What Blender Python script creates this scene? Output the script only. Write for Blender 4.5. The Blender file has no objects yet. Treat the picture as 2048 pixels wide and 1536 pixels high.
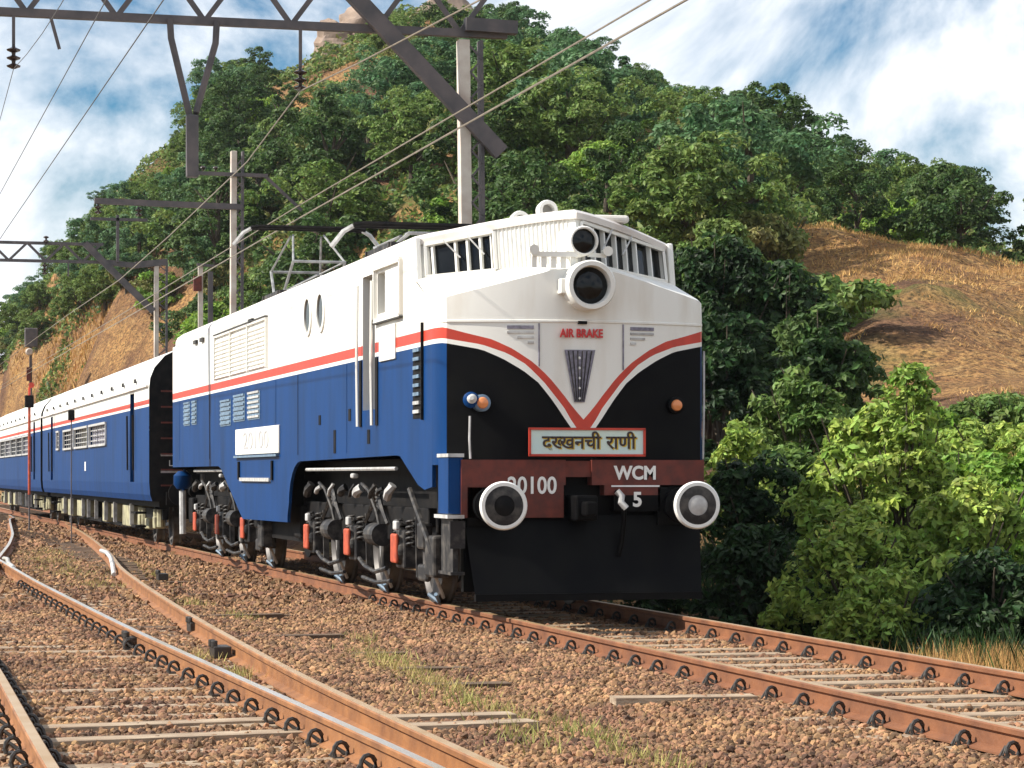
import bpy, bmesh, math, random
import numpy as np
from mathutils import Matrix, Vector
random.seed(7); rng = np.random.default_rng(7)
R = math.radians
S = bpy.context.scene
COL = S.collection

# ------------------------------------------------------------------ camera, sky, sun, exposure
cam = bpy.data.cameras.new('camera'); camo = bpy.data.objects.new('camera', cam); COL.objects.link(camo)
camo.location = (-7.03, -23.78, 1.40)
camo.rotation_euler = (R(90), 0, -math.atan(1324 / 5000))
cam.sensor_width = 36; cam.lens = 5000 * 36 / 2048; cam.shift_y = (950 - 768) / 2048
cam.clip_start = 0.5; cam.clip_end = 6000
S.camera = camo

SUN_EL, SUN_AZ = 40.0, 5.0      # azimuth: degrees from -X towards +Y
to_sun = Vector((-math.cos(R(SUN_EL)) * math.cos(R(SUN_AZ)), math.cos(R(SUN_EL)) * math.sin(R(SUN_AZ)), math.sin(R(SUN_EL))))
sun = bpy.data.lights.new('sun', 'SUN'); suno = bpy.data.objects.new('sun', sun); COL.objects.link(suno)
sun.energy = 5.0; sun.angle = R(0.53); sun.color = (1.0, 0.94, 0.84)
suno.rotation_euler = to_sun.to_track_quat('Z', 'Y').to_euler()

W = bpy.data.worlds.new('World'); S.world = W; W.use_nodes = True
nt = W.node_tree; nt.nodes.clear()
def wn(t, **k):
    n = nt.nodes.new(t)
    for a, b in k.items(): setattr(n, a, b)
    return n
out = wn('ShaderNodeOutputWorld'); bg = wn('ShaderNodeBackground'); bg.inputs['Strength'].default_value = 0.06
sky = wn('ShaderNodeTexSky', sky_type='NISHITA'); sky.sun_disc = False
sky.sun_elevation = R(SUN_EL); sky.sun_rotation = R(270 + SUN_AZ); sky.air_density = 1.2; sky.dust_density = 0.2; sky.ozone_density = 5.0
tc = wn('ShaderNodeTexCoord'); mp = wn('ShaderNodeMapping'); mp.inputs['Scale'].default_value = (1, 1, 1.5); mp.inputs['Location'].default_value = (0.9, 0.25, 0.4)
n1 = wn('ShaderNodeTexNoise'); n1.inputs['Scale'].default_value = 5.2; n1.inputs['Detail'].default_value = 9; n1.inputs['Roughness'].default_value = 0.58; n1.inputs['Distortion'].default_value = 0.5
rp = wn('ShaderNodeValToRGB'); rp.color_ramp.elements[0].position = 0.40; rp.color_ramp.elements[1].position = 0.54
rp.color_ramp.elements[0].color = (0, 0, 0, 1); rp.color_ramp.elements[1].color = (1, 1, 1, 1)
mx = wn('ShaderNodeMix', data_type='RGBA'); mx.inputs[7].default_value = (12.6, 13.0, 13.6, 1)
nt.links.new(tc.outputs['Generated'], mp.inputs['Vector']); nt.links.new(mp.outputs[0], n1.inputs['Vector'])
nt.links.new(n1.outputs['Fac'], rp.inputs['Fac']); nt.links.new(rp.outputs['Color'], mx.inputs[0])
hs_ = wn('ShaderNodeHueSaturation'); hs_.inputs['Saturation'].default_value = 1.85; hs_.inputs['Value'].default_value = 0.95
nt.links.new(sky.outputs[0], hs_.inputs['Color']); nt.links.new(hs_.outputs[0], mx.inputs[6]); nt.links.new(mx.outputs[2], bg.inputs['Color']); nt.links.new(bg.outputs[0], out.inputs[0])

S.view_settings.view_transform = 'Standard'; S.view_settings.look = 'None'
S.view_settings.gamma = 1.0; S.view_settings.exposure = 0.6; S.view_settings.use_curve_mapping = False
S.render.engine = 'CYCLES'
S.cycles.max_bounces = 6; S.cycles.diffuse_bounces = 3; S.cycles.transparent_max_bounces = 6

# ------------------------------------------------------------------ materials
MATS = {}
def mat(name, base, rough=0.6, metal=0.0, var=0.15, scale=6.0, base2=None, bump=0.0, bscale=None, spec=0.5, island=0.0, transl=0.0, stretch=None, detail=4, lo=0.35, hi=0.65, hue=None):
    if name in MATS: return MATS[name]
    m = bpy.data.materials.new(name); m.use_nodes = True
    t = m.node_tree; N = t.nodes; L = t.links; p = N['Principled BSDF']
    p.inputs['Roughness'].default_value = rough; p.inputs['Metallic'].default_value = metal; p.inputs['Specular IOR Level'].default_value = spec
    c = N.new('ShaderNodeTexCoord'); src = c.outputs['Object']
    if stretch:
        q = N.new('ShaderNodeMapping'); q.inputs['Scale'].default_value = stretch; L.new(src, q.inputs[0]); src = q.outputs[0]
    n = N.new('ShaderNodeTexNoise'); n.inputs['Scale'].default_value = scale; n.inputs['Detail'].default_value = detail; L.new(src, n.inputs['Vector'])
    r = N.new('ShaderNodeValToRGB'); r.color_ramp.elements[0].position = lo; r.color_ramp.elements[1].position = hi
    b2 = base2 if base2 else tuple(min(1, x * (1 + var)) for x in base)
    b1 = base if base2 else tuple(x * (1 - var) for x in base)
    r.color_ramp.elements[0].color = (*b1, 1); r.color_ramp.elements[1].color = (*b2, 1)
    L.new(n.outputs['Fac'], r.inputs['Fac']); colr = r.outputs['Color']
    if island:
        g = N.new('ShaderNodeNewGeometry'); hs = N.new('ShaderNodeHueSaturation')
        mr = N.new('ShaderNodeMapRange'); mr.inputs[3].default_value = 1 - island; mr.inputs[4].default_value = 1 + island
        L.new(g.outputs['Random Per Island'], mr.inputs[0]); L.new(mr.outputs[0], hs.inputs['Value']); L.new(colr, hs.inputs['Color'])
        ma = N.new('ShaderNodeMath'); ma.operation = 'MULTIPLY_ADD'; ma.inputs[1].default_value = 7.31; ma.inputs[2].default_value = 0
        fr = N.new('ShaderNodeMath'); fr.operation = 'FRACT'; mr2 = N.new('ShaderNodeMapRange'); mr2.inputs[3].default_value = hue[0] if hue else 0.5 - 0.045 * island; mr2.inputs[4].default_value = hue[1] if hue else 0.5 + 0.03 * island
        L.new(g.outputs['Random Per Island'], ma.inputs[0]); L.new(ma.outputs[0], fr.inputs[0]); L.new(fr.outputs[0], mr2.inputs[0]); L.new(mr2.outputs[0], hs.inputs['Hue'])
        colr = hs.outputs['Color']
    L.new(colr, p.inputs['Base Color'])
    if bump:
        n2 = N.new('ShaderNodeTexNoise'); n2.inputs['Scale'].default_value = bscale or scale * 3; n2.inputs['Detail'].default_value = 5; L.new(src, n2.inputs['Vector'])
        b = N.new('ShaderNodeBump'); b.inputs['Strength'].default_value = bump; b.inputs['Distance'].default_value = 0.05
        L.new(n2.outputs['Fac'], b.inputs['Height']); L.new(b.outputs[0], p.inputs['Normal'])
    if transl:
        tr = N.new('ShaderNodeBsdfTranslucent'); L.new(colr, tr.inputs['Color']); mxs = N.new('ShaderNodeMixShader'); mxs.inputs[0].default_value = transl
        L.new(p.outputs[0], mxs.inputs[1]); L.new(tr.outputs[0], mxs.inputs[2]); L.new(mxs.outputs[0], N['Material Output'].inputs['Surface'])
    MATS[name] = m; return m

WHITE = mat('white_paint', (0.80, 0.79, 0.74), 0.4, base2=(0.62, 0.56, 0.47), scale=2.6, stretch=(1.2, 1.2, 0.3), lo=0.5, hi=0.85, bump=0.08, bscale=1.8, detail=8)
BLUE = mat('blue_paint', (0.002, 0.040, 0.155), 0.5, spec=0.12, base2=(0.003, 0.027, 0.095), scale=2.4, stretch=(1, 1.2, 0.3), lo=0.42, hi=0.78, bump=0.10, bscale=1.6, detail=8)
RED = mat('red_paint', (0.52, 0.045, 0.022), 0.45, var=0.12)
BLACK = mat('black_paint', (0.003, 0.003, 0.004), 0.5, base2=(0.006, 0.006, 0.006), scale=3, spec=0.08)
BEAM = mat('oxide_red_paint', (0.15, 0.026, 0.015), 0.65, base2=(0.085, 0.018, 0.012), scale=9)
ROOFM = mat('roof_paint', (0.74, 0.70, 0.66), 0.55, base2=(0.55, 0.48, 0.44), scale=1.8, lo=0.45, hi=0.8)
DARK = mat('underframe_black', (0.006, 0.006, 0.007), 0.7, base2=(0.016, 0.014, 0.013), scale=7, spec=0.12)
GREASE = mat('greasy_steel', (0.022, 0.021, 0.022), 0.55, base2=(0.10, 0.09, 0.08), scale=9, lo=0.45, hi=0.72, spec=0.25)
PALE = mat('pale_grey_metal', (0.55, 0.55, 0.54), 0.45, base2=(0.35, 0.34, 0.33), scale=9)
CREAM = mat('cream_equipment_paint', (0.46, 0.43, 0.26), 0.6, base2=(0.20, 0.18, 0.12), scale=5)
ORANGE = mat('orange_paint', (0.52, 0.085, 0.032), 0.6, base2=(0.30, 0.055, 0.028), scale=9)
LENS = mat('amber_lens', (0.75, 0.27, 0.10), 0.15, var=0.1)
GLASS = mat('dark_glass', (0.004, 0.005, 0.006), 0.12, var=0.3, spec=0.3)
GRILLE = mat('grey_blue_grille', (0.13, 0.20, 0.28), 0.5, var=0.3, scale=9)
FADE = mat('grey_mesh', (0.20, 0.19, 0.24), 0.6, var=0.3, scale=25)
LETW = mat('white_lettering', (0.78, 0.78, 0.75), 0.5, var=0.05)
LETR = mat('red_lettering', (0.55, 0.03, 0.03), 0.5, var=0.05)
LETY = mat('yellow_lettering', (0.62, 0.42, 0.02), 0.5, var=0.1)
LETK = mat('dark_lettering', (0.04, 0.02, 0.015), 0.5, var=0.1)
BOARD = mat('pale_board_paint', (0.62, 0.74, 0.66), 0.4, base2=(0.55, 0.70, 0.70), scale=4)
RUST = mat('rusty_rail', (0.32, 0.140, 0.050), 0.7, base2=(0.16, 0.066, 0.028), scale=4, bump=0.15, bscale=25, lo=0.3, hi=0.75)
RUST2 = mat('red_rusty_rail', (0.25, 0.098, 0.040), 0.72, base2=(0.13, 0.050, 0.024), scale=4, bump=0.15, bscale=25, lo=0.3, hi=0.75)
RTOP = mat('worn_rail_head', (0.50, 0.36, 0.22), 0.42, base2=(0.42, 0.27, 0.13), scale=3, metal=0.35)
RTOPS = mat('polished_rail_head', (0.66, 0.66, 0.64), 0.28, base2=(0.60, 0.52, 0.40), scale=1.2, metal=0.6)
CLIP = mat('oily_clip_iron', (0.022, 0.019, 0.017), 0.5, base2=(0.05, 0.042, 0.035), scale=30)
SLEEPER = mat('dusty_sleeper', (0.42, 0.33, 0.23), 0.85, base2=(0.22, 0.15, 0.10), scale=5, bump=0.3, stretch=(0.6, 4, 4))
SLEEPD = mat('old_timber_sleeper', (0.16, 0.10, 0.06), 0.9, base2=(0.07, 0.045, 0.03), scale=5, bump=0.4, stretch=(0.6, 4, 4))
STEEL = mat('weathered_gantry_steel', (0.075, 0.07, 0.075), 0.7, base2=(0.13, 0.11, 0.11), scale=3)
MASTP = mat('pale_sunlit_mast_paint', (0.62, 0.57, 0.50), 0.65, base2=(0.46, 0.37, 0.31), scale=2.5)  # on the mast legs this pale tone holds painted sunlight
INSUL = mat('brown_insulator', (0.035, 0.022, 0.018), 0.25, var=0.2)
WIRE = mat('copper_wire', (0.22, 0.18, 0.13), 0.5, metal=0.3, var=0.2)
WIRED = mat('dark_wire', (0.10, 0.10, 0.10), 0.6, var=0.2)
GROUND = mat('dry_earth', (0.20, 0.115, 0.055), 0.95, base2=(0.10, 0.075, 0.03), scale=0.35, bump=0.5, bscale=6, detail=8)
BALL = mat('ballast_bed_soil', (0.24, 0.155, 0.075), 0.95, base2=(0.12, 0.072, 0.04), scale=16, bump=0.8, bscale=30, detail=8)
STONE = mat('ballast_stone', (0.30, 0.180, 0.080), 0.85, base2=(0.135, 0.072, 0.038), detail=8, scale=1.3, island=0.66, hue=(0.480, 0.502), lo=0.3, hi=0.7)
BARK = mat('tree_bark', (0.10, 0.075, 0.05), 0.9, base2=(0.05, 0.038, 0.028), scale=6)
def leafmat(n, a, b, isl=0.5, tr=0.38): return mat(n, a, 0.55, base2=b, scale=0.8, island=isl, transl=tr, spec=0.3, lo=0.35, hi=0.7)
LF = {'dark': leafmat('dark_green_leaves', (0.044, 0.100, 0.026), (0.100, 0.160, 0.042)),
      'mid': leafmat('mid_green_leaves', (0.105, 0.190, 0.040), (0.180, 0.245, 0.062)),
      'teal': leafmat('haze_tinted_leaves', (0.072, 0.175, 0.074), (0.135, 0.225, 0.092)),  # bluish tint paints distance haze into the leaf colour
      'bright': leafmat('bright_green_leaves', (0.150, 0.290, 0.036), (0.240, 0.335, 0.055)),
      'olive': leafmat('olive_scrub_leaves', (0.17, 0.205, 0.055), (0.25, 0.235, 0.085)),
      'lime': leafmat('yellow_green_leaves', (0.32, 0.42, 0.085), (0.17, 0.30, 0.050), .6),
      'deep': leafmat('deep_shade_leaves', (0.014, 0.036, 0.012), (0.050, 0.105, 0.028), 0.7)}  # leaf colour darkened to hold the shade low in bushes and trees
DRY = mat('dry_grass_blades', (0.58, 0.37, 0.13), 0.9, base2=(0.38, 0.21, 0.08), scale=0.6, island=0.35, transl=0.2)
GRN = mat('weed_blades', (0.28, 0.29, 0.08), 0.8, base2=(0.42, 0.33, 0.12), scale=0.9, island=0.35, transl=0.2)
# hillside earth: brown soil, straw-coloured dry grass and greener growth in noisy patches
def hillmat():
    m = bpy.data.materials.new('hillside_soil_and_grass'); m.use_nodes = True; t = m.node_tree; N = t.nodes; L = t.links; p = N['Principled BSDF']
    p.inputs['Roughness'].default_value = 0.95; p.inputs['Specular IOR Level'].default_value = 0.1
    c = N.new('ShaderNodeTexCoord')
    def noise(sc, d=8, st=None):
        n = N.new('ShaderNodeTexNoise'); n.inputs['Scale'].default_value = sc; n.inputs['Detail'].default_value = d; n.inputs['Roughness'].default_value = 0.62
        L.new(c.outputs['Object'], n.inputs['Vector']); return n.outputs['Fac']
    def ramp(f, els):
        r = N.new('ShaderNodeValToRGB'); e = r.color_ramp.elements
        e[0].position, e[0].color = els[0][0], (*els[0][1], 1); e[1].position, e[1].color = els[-1][0], (*els[-1][1], 1)
        for q in els[1:-1]:
            k = e.new(q[0]); k.color = (*q[1], 1)
        L.new(f, r.inputs['Fac']); return r.outputs['Color']
    def mix(f, a, b):
        x = N.new('ShaderNodeMix'); x.data_type = 'RGBA'; L.new(f, x.inputs[0]); L.new(a, x.inputs[6]); L.new(b, x.inputs[7]); return x.outputs[2]
    straw = ramp(noise(1.6), [(0.3, (0.26, 0.13, 0.06)), (0.5, (0.46, 0.26, 0.10)), (0.7, (0.56, 0.36, 0.15))])
    earth = ramp(noise(0.9), [(0.3, (0.075, 0.042, 0.032)), (0.52, (0.19, 0.098, 0.060)), (0.7, (0.31, 0.180, 0.095))])
    f = N.new('ShaderNodeMapRange'); L.new(noise(0.16, 6), f.inputs[0]); f.inputs[1].default_value = 0.44; f.inputs[2].default_value = 0.60
    base = mix(f.outputs[0], straw, earth)
    fk = N.new('ShaderNodeMapRange'); L.new(noise(7.0, 9), fk.inputs[0]); fk.inputs[1].default_value = 0.36; fk.inputs[2].default_value = 0.60
    dk = ramp(noise(3.5), [(0.3, (0.055, 0.034, 0.024)), (0.7, (0.13, 0.075, 0.045))]); base = mix(fk.outputs[0], dk, base)
    green = ramp(noise(1.3), [(0.35, (0.05, 0.065, 0.02)), (0.65, (0.15, 0.16, 0.05))])
    f2 = N.new('ShaderNodeMapRange'); L.new(noise(0.09, 7), f2.inputs[0]); f2.inputs[1].default_value = 0.54; f2.inputs[2].default_value = 0.68
    L.new(mix(f2.outputs[0], base, green), p.inputs['Base Color'])
    b = N.new('ShaderNodeBump'); b.inputs['Strength'].default_value = 1.0; b.inputs['Distance'].default_value = 0.30
    L.new(noise(4.5, 10), b.inputs['Height']); L.new(b.outputs[0], p.inputs['Normal'])
    return m
HILL = hillmat()
ROCK = mat('pale_hill_rock', (0.34, 0.25, 0.19), 0.9, base2=(0.16, 0.12, 0.10), scale=0.7, bump=0.8, bscale=1.5, detail=8)

# ------------------------------------------------------------------ helpers
def thing(name, label, cat, loc=(0, 0, 0), group=None):
    o = bpy.data.objects.new(name, None); COL.objects.link(o); o.location = loc; o.empty_display_size = 0.3
    o['label'] = label; o['category'] = cat
    if group: o['group'] = group
    return o
def tag(o, label, cat, group=None):
    o['label'] = label; o['category'] = cat
    if group: o['group'] = group
    return o
def hang(o, parent):
    if parent is not None:
        o.parent = parent
        o.matrix_parent_inverse = Matrix.Translation(-Vector(parent.location))
    return o
def mesh_obj(name, me, mats, parent=None):
    for m in (mats if isinstance(mats, (list, tuple)) else [mats]): me.materials.append(m)
    o = bpy.data.objects.new(name, me); COL.objects.link(o)
    return hang(o, parent)
class MB:
    def __init__(s): s.v = []; s.f = []; s.m = []
    def add(s, vs, fs, mi=0):
        b = len(s.v); s.v += [tuple(x) for x in vs]; s.f += [tuple(b + i for i in f) for f in fs]; s.m += [mi] * len(fs); return s
    def box(s, a, b, mi=0):
        x0, y0, z0 = (min(a[i], b[i]) for i in range(3)); x1, y1, z1 = (max(a[i], b[i]) for i in range(3))
        return s.add([(x0, y0, z0), (x1, y0, z0), (x1, y1, z0), (x0, y1, z0), (x0, y0, z1), (x1, y0, z1), (x1, y1, z1), (x0, y1, z1)],
                     [(3, 2, 1, 0), (4, 5, 6, 7), (0, 1, 5, 4), (1, 2, 6, 5), (2, 3, 7, 6), (3, 0, 4, 7)], mi)
    def bar(s, p, q, w, h=None, mi=0, up=(0, 0, 1)):
        p, q = Vector(p), Vector(q); d = (q - p).normalized(); h = h or w; u = Vector(up)
        if abs(d.dot(u)) > 0.98: u = Vector((1, 0, 0))
        a = d.cross(u).normalized() * w / 2; b = a.cross(d).normalized() * h / 2
        return s.add([p - a - b, p + a - b, p + a + b, p - a + b, q - a - b, q + a - b, q + a + b, q - a + b],
                     [(3, 2, 1, 0), (4, 5, 6, 7), (0, 1, 5, 4), (1, 2, 6, 5), (2, 3, 7, 6), (3, 0, 4, 7)], mi)
    def lathe(s, o, axis, prof, n=20, mi=0, cap0=True, cap1=True):
        o = Vector(o); d = Vector(axis).normalized(); u = Vector((0, 0, 1)) if abs(d.z) < 0.9 else Vector((1, 0, 0))
        a = d.cross(u).normalized(); b = d.cross(a); vs = []
        for r, h in prof:
            for k in range(n):
                t = 2 * math.pi * k / n; vs.append(o + d * h + (a * math.cos(t) + b * math.sin(t)) * r)
        fs = [(i * n + k, i * n + (k + 1) % n, (i + 1) * n + (k + 1) % n, (i + 1) * n + k) for i in range(len(prof) - 1) for k in range(n)]
        if cap0: fs.append(tuple(range(n - 1, -1, -1)))
        if cap1: fs.append(tuple((len(prof) - 1) * n + k for k in range(n)))
        return s.add(vs, fs, mi)
    def cyl(s, p, q, r, r2=None, n=12, mi=0):
        p, q = Vector(p), Vector(q); return s.lathe(p, q - p, [(r, 0), (r if r2 is None else r2, (q - p).length)], n, mi)
    def tube(s, pts, r, n=6, mi=0):
        pts = [Vector(p) for p in pts]; rr = r if isinstance(r, (list, tuple)) else [r] * len(pts); vs = []
        for i, p in enumerate(pts):
            d = (pts[min(i + 1, len(pts) - 1)] - pts[max(i - 1, 0)]).normalized(); u = Vector((0, 0, 1)) if abs(d.z) < 0.95 else Vector((1, 0, 0))
            a = d.cross(u).normalized(); b = d.cross(a)
            vs += [p + (a * math.cos(2 * math.pi * k / n) + b * math.sin(2 * math.pi * k / n)) * rr[i] for k in range(n)]
        fs = [(i * n + k, i * n + (k + 1) % n, (i + 1) * n + (k + 1) % n, (i + 1) * n + k) for i in range(len(pts) - 1) for k in range(n)]
        fs += [tuple(range(n - 1, -1, -1)), tuple((len(pts) - 1) * n + k for k in range(n))]
        return s.add(vs, fs, mi)
    def grid(s, rows, mi=0, flip=False, mf=None):
        n = len(rows[0]); b = len(s.v); s.v += [tuple(p) for r in rows for p in r]
        for i in range(len(rows) - 1):
            for j in range(n - 1):
                f = (b + i * n + j, b + i * n + j + 1, b + (i + 1) * n + j + 1, b + (i + 1) * n + j)
                s.f.append(f[::-1] if flip else f); s.m.append(mf(i, j) if mf else mi)
        return s
    def prism(s, poly, x0, x1, mi=0):          # polygon in (y, z) extruded along x
        n = len(poly); vs = [(x0, y, z) for y, z in poly] + [(x1, y, z) for y, z in poly]
        fs = [tuple(range(n)), tuple(range(2 * n - 1, n - 1, -1))] + [(k, k + n, (k + 1) % n + n, (k + 1) % n) for k in range(n)]
        return s.add(vs, fs, mi)
    def build(s, name, mats, parent=None, smooth=False, bevel=0.0, angle=40):
        me = bpy.data.meshes.new(name); me.from_pydata(s.v, [], s.f); me.update()
        bm = bmesh.new(); bm.from_mesh(me); bmesh.ops.recalc_face_normals(bm, faces=bm.faces); bm.to_mesh(me); bm.free()
        o = mesh_obj(name, me, mats, parent)
        if len(s.m) == len(me.polygons): me.polygons.foreach_set('material_index', s.m)
        if smooth:
            me.polygons.foreach_set('use_smooth', [True] * len(me.polygons))
            me.set_sharp_from_angle(angle=R(angle))
        if bevel:
            b = o.modifiers.new('bevel', 'BEVEL'); b.width = bevel; b.segments = 2; b.limit_method = 'ANGLE'
        return o
def holed(f, us, vs, holes, depth, mb, mf, nrm=None, back=None, rim=None):
    """wall in (u, v) mapped by f(u, v, inset); cells inside holes are left open with reveals, a back panel closes them at depth"""
    U = sorted(set(us) | {h[0] for h in holes} | {h[1] for h in holes}); V = sorted(set(vs) | {h[2] for h in holes} | {h[3] for h in holes})
    for i in range(len(U) - 1):
        for j in range(len(V) - 1):
            uc, vc = (U[i] + U[i + 1]) / 2, (V[j] + V[j + 1]) / 2
            if any(h[0] < uc < h[1] and h[2] < vc < h[3] for h in holes): continue
            mb.add([f(U[i], V[j], 0), f(U[i + 1], V[j], 0), f(U[i + 1], V[j + 1], 0), f(U[i], V[j + 1], 0)], [(0, 1, 2, 3)], mf(uc, vc))
    for h in holes:
        c = [(h[0], h[2]), (h[1], h[2]), (h[1], h[3]), (h[0], h[3])]
        for k in range(4):
            a, b = c[k], c[(k + 1) % 4]
            mb.add([f(*a, 0), f(*b, 0), f(*b, depth), f(*a, depth)], [(0, 1, 2, 3)], mf((a[0] + b[0]) / 2, (a[1] + b[1]) / 2) if rim is None else rim)
        if back is not None: back.append([f(*q, depth) for q in c])
def text(name, body, mats, parent, loc, rot, size, sx=1.0, bold=0.0, extrude=0.004, align='CENTER'):
    cu = bpy.data.curves.new('lettering_curve', 'FONT'); cu.body = body; cu.size = size; cu.extrude = extrude; cu.offset = bold
    cu.align_x = align; cu.align_y = 'CENTER'; cu.resolution_u = 4
    tmp = bpy.data.objects.new('lettering_tmp', cu); COL.objects.link(tmp)
    dg = bpy.context.evaluated_depsgraph_get(); me = bpy.data.meshes.new_from_object(tmp.evaluated_get(dg)); bpy.data.objects.remove(tmp)
    me.transform(Matrix.LocRotScale(Vector(loc), rot.to_quaternion() if hasattr(rot, 'to_quaternion') else rot, None) @ Matrix.Scale(sx, 4, (1, 0, 0)))
    me.materials.clear()
    return mesh_obj(name, me, mats, parent)
from mathutils import Euler
FRONT = Euler((R(90), 0, 0)); SIDE = Euler((R(90), 0, R(-90)))

# ------------------------------------------------------------------ ground, ballast and hill terrain
HP = np.array([(23.1,48.9,8.4),(24.3,48.6,8.5),(26.2,50.2,8.4),(27.8,49.8,7.9),(30.2,51.2,7.7),(18.2,37.8,5.4),(19.8,37.4,5.8),(23.0,39.7,6.2),(24.3,39.3,6.3),(13.3,24.6,3.2),(15.1,24.2,3.3),(18.4,27.4,4.1),(12.0,14.6,2.2),(10.4,15.0,1.9),(9.9,18.3,2.0),(9.7,21.5,2.2),(34.7,47.9,6.4),(23.2,28.2,3.8),(13.8,12.1,1.9),(34.5,68.7,9.2),(38.4,67.6,8.8),(27.5,75.7,13.2),(23.9,71.5,12.0),(26.0,65.7,10.9),(24.9,56.7,9.4),(16.9,47.5,7.3),(19.1,62.4,9.9),(13.9,34.8,5.2),(10.0,28.6,3.0),(8.7,21.7,1.8),(37.9,93.6,16.9),(37.0,99.1,17.5),(38.5,119.3,21.8),(39.9,134.5,26.2),(40.3,149.9,32.4),(29.3,163.1,34.1),(35.2,161.6,35.2),(21.6,165.2,28.0),(17.9,166.2,23.4),(9.6,178.7,19.0),(6.3,210.6,13.4),(20.0,113.9,18.2),(16.2,125.2,17.3),(11.2,126.6,14.3),(8.9,127.2,13.1),(6.1,148.6,9.8),(7.5,127.6,10.7),(8.2,101.5,8.0),(5.1,169.6,7.0),(13.8,94.8,11.7),(16.8,85.8,12.8),(20.1,80.8,13.3),(27.8,122.2,22.4),(32.2,115.8,21.4),(29.2,214.9,26.8),(46.3,210.4,33.6),(55.5,187.2,26.5),(54.1,135.9,17.7),(15.4,249.6,17.1),(45.8,96.7,10.5),(55.8,94.1,9.5),
 (80,60,7),(90,140,10),(90,230,12),(60,20,5),(40,0,3),(60,-30,3),(30,-30,1),(20,-10,1.2),(12,2,0.5),(8.5,6,0.3),(7,-4,-.2),(9,-14,-.2),(25,300,8),(60,300,14)]
 + [(2.6, y, -0.5) for y in range(-30, 320, 25)] + [(3.6, y, -0.3) for y in (-20, -5, 10, 25, 45, 65, 85, 105, 130, 155)] + [(-10, y, -0.5) for y in range(-30, 320, 50)], float)
def _tps():
    n = len(HP); P = HP[:, :2] / 50.0
    def U(r2): return np.where(r2 > 1e-12, r2 * np.log(np.maximum(r2, 1e-12)), 0)
    K = U(((P[:, None] - P[None]) ** 2).sum(-1)) + np.eye(n) * 0.002
    Q = np.c_[np.ones(n), P]; A = np.block([[K, Q], [Q.T, np.zeros((3, 3))]])
    w = np.linalg.solve(A, np.r_[HP[:, 2], 0, 0, 0])
    def f(x, y):
        x = np.asarray(x, float); y = np.asarray(y, float); q = np.c_[x.ravel(), y.ravel()] / 50.0
        z = U(((q[:, None] - P[None]) ** 2).sum(-1)) @ w[:n] + w[n] + q @ w[n + 1:]
        return z.reshape(x.shape)
    return f
TPS = _tps()
def fbm(x, y, seed=0, oct=4, f=1.0):
    r = np.random.default_rng(seed); z = 0; a = 1.0
    for o in range(oct):
        for k in range(3):
            t = r.uniform(0, 6.28); p = r.uniform(0, 6.28); q = f * r.uniform(0.7, 1.3)
            z = z + a * np.sin((x * math.cos(t) + y * math.sin(t)) * q + p)
        f *= 2.05; a *= 0.5
    return z / 3.5
def terr(x, y):
    x = np.asarray(x, float); y = np.asarray(y, float)
    z = TPS(x, y); s = np.clip((x - 2.6) / 2.5, 0, 1)
    z = np.maximum(z, -0.5) * s + (-0.5) * (1 - s)
    far = np.clip((z - 1.0) / 4, 0, 1)
    return z + (0.06 + 0.45 * far) * fbm(x, y, 3, 4, 0.35) * s + far * s * (0.16 * fbm(x, y, 4, 3, 1.4) + 0.45 * (1 - np.abs(fbm(x * .6 + y * .3, y * .5 - x * .3, 9, 3, .55)) * 2.2).clip(-.4, 1))
def grid_mesh(name, X, Y, Z, mats, parent=None, smooth=True):
    ny, nx = X.shape; me = bpy.data.meshes.new(name)
    v = np.stack([X, Y, Z], -1).reshape(-1, 3); i = np.arange(ny * nx).reshape(ny, nx)
    q = np.stack([i[:-1, :-1], i[:-1, 1:], i[1:, 1:], i[1:, :-1]], -1).reshape(-1, 4)
    quick(me, v, q, smooth); return mesh_obj(name, me, mats, parent)
def quick(me, v, q, smooth=False):
    k = q.shape[1]
    me.vertices.add(len(v)); me.vertices.foreach_set('co', v.astype(np.float32).ravel())
    me.loops.add(q.size); me.loops.foreach_set('vertex_index', q.astype(np.int32).ravel())
    me.polygons.add(len(q)); me.polygons.foreach_set('loop_start', (np.arange(len(q)) * k).astype(np.int32))
    me.polygons.foreach_set('use_smooth', np.full(len(q), smooth)); me.update(calc_edges=True)

g = MB(); g.add([(-900, -500, -0.9), (900, -500, -0.9), (900, 1300, -0.9), (-900, 1300, -0.9)], [(0, 1, 2, 3)])
go = g.build('ground', GROUND); go['kind'] = 'structure'
xs = np.unique(np.r_[np.arange(2.2, 12, 0.5), np.arange(12, 70, 1.2), np.arange(70, 260, 8)]); ys = np.unique(np.r_[np.arange(-60, -20, 6), np.arange(-20, 40, 0.7), np.arange(40, 190, 1.4), np.arange(190, 420, 8)])
X, Y = np.meshgrid(xs, ys); Z = terr(X, Y); edge = np.clip((X - 90) / 120, 0, 1); Z = Z * (1 - edge) - 1.0 * edge; eb = np.clip((Y - 300) / 100, 0, 1); Z = Z * (1 - eb) - 1.0 * eb
hill = grid_mesh('hill', X, Y, Z, HILL); hill['kind'] = 'structure'

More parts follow.
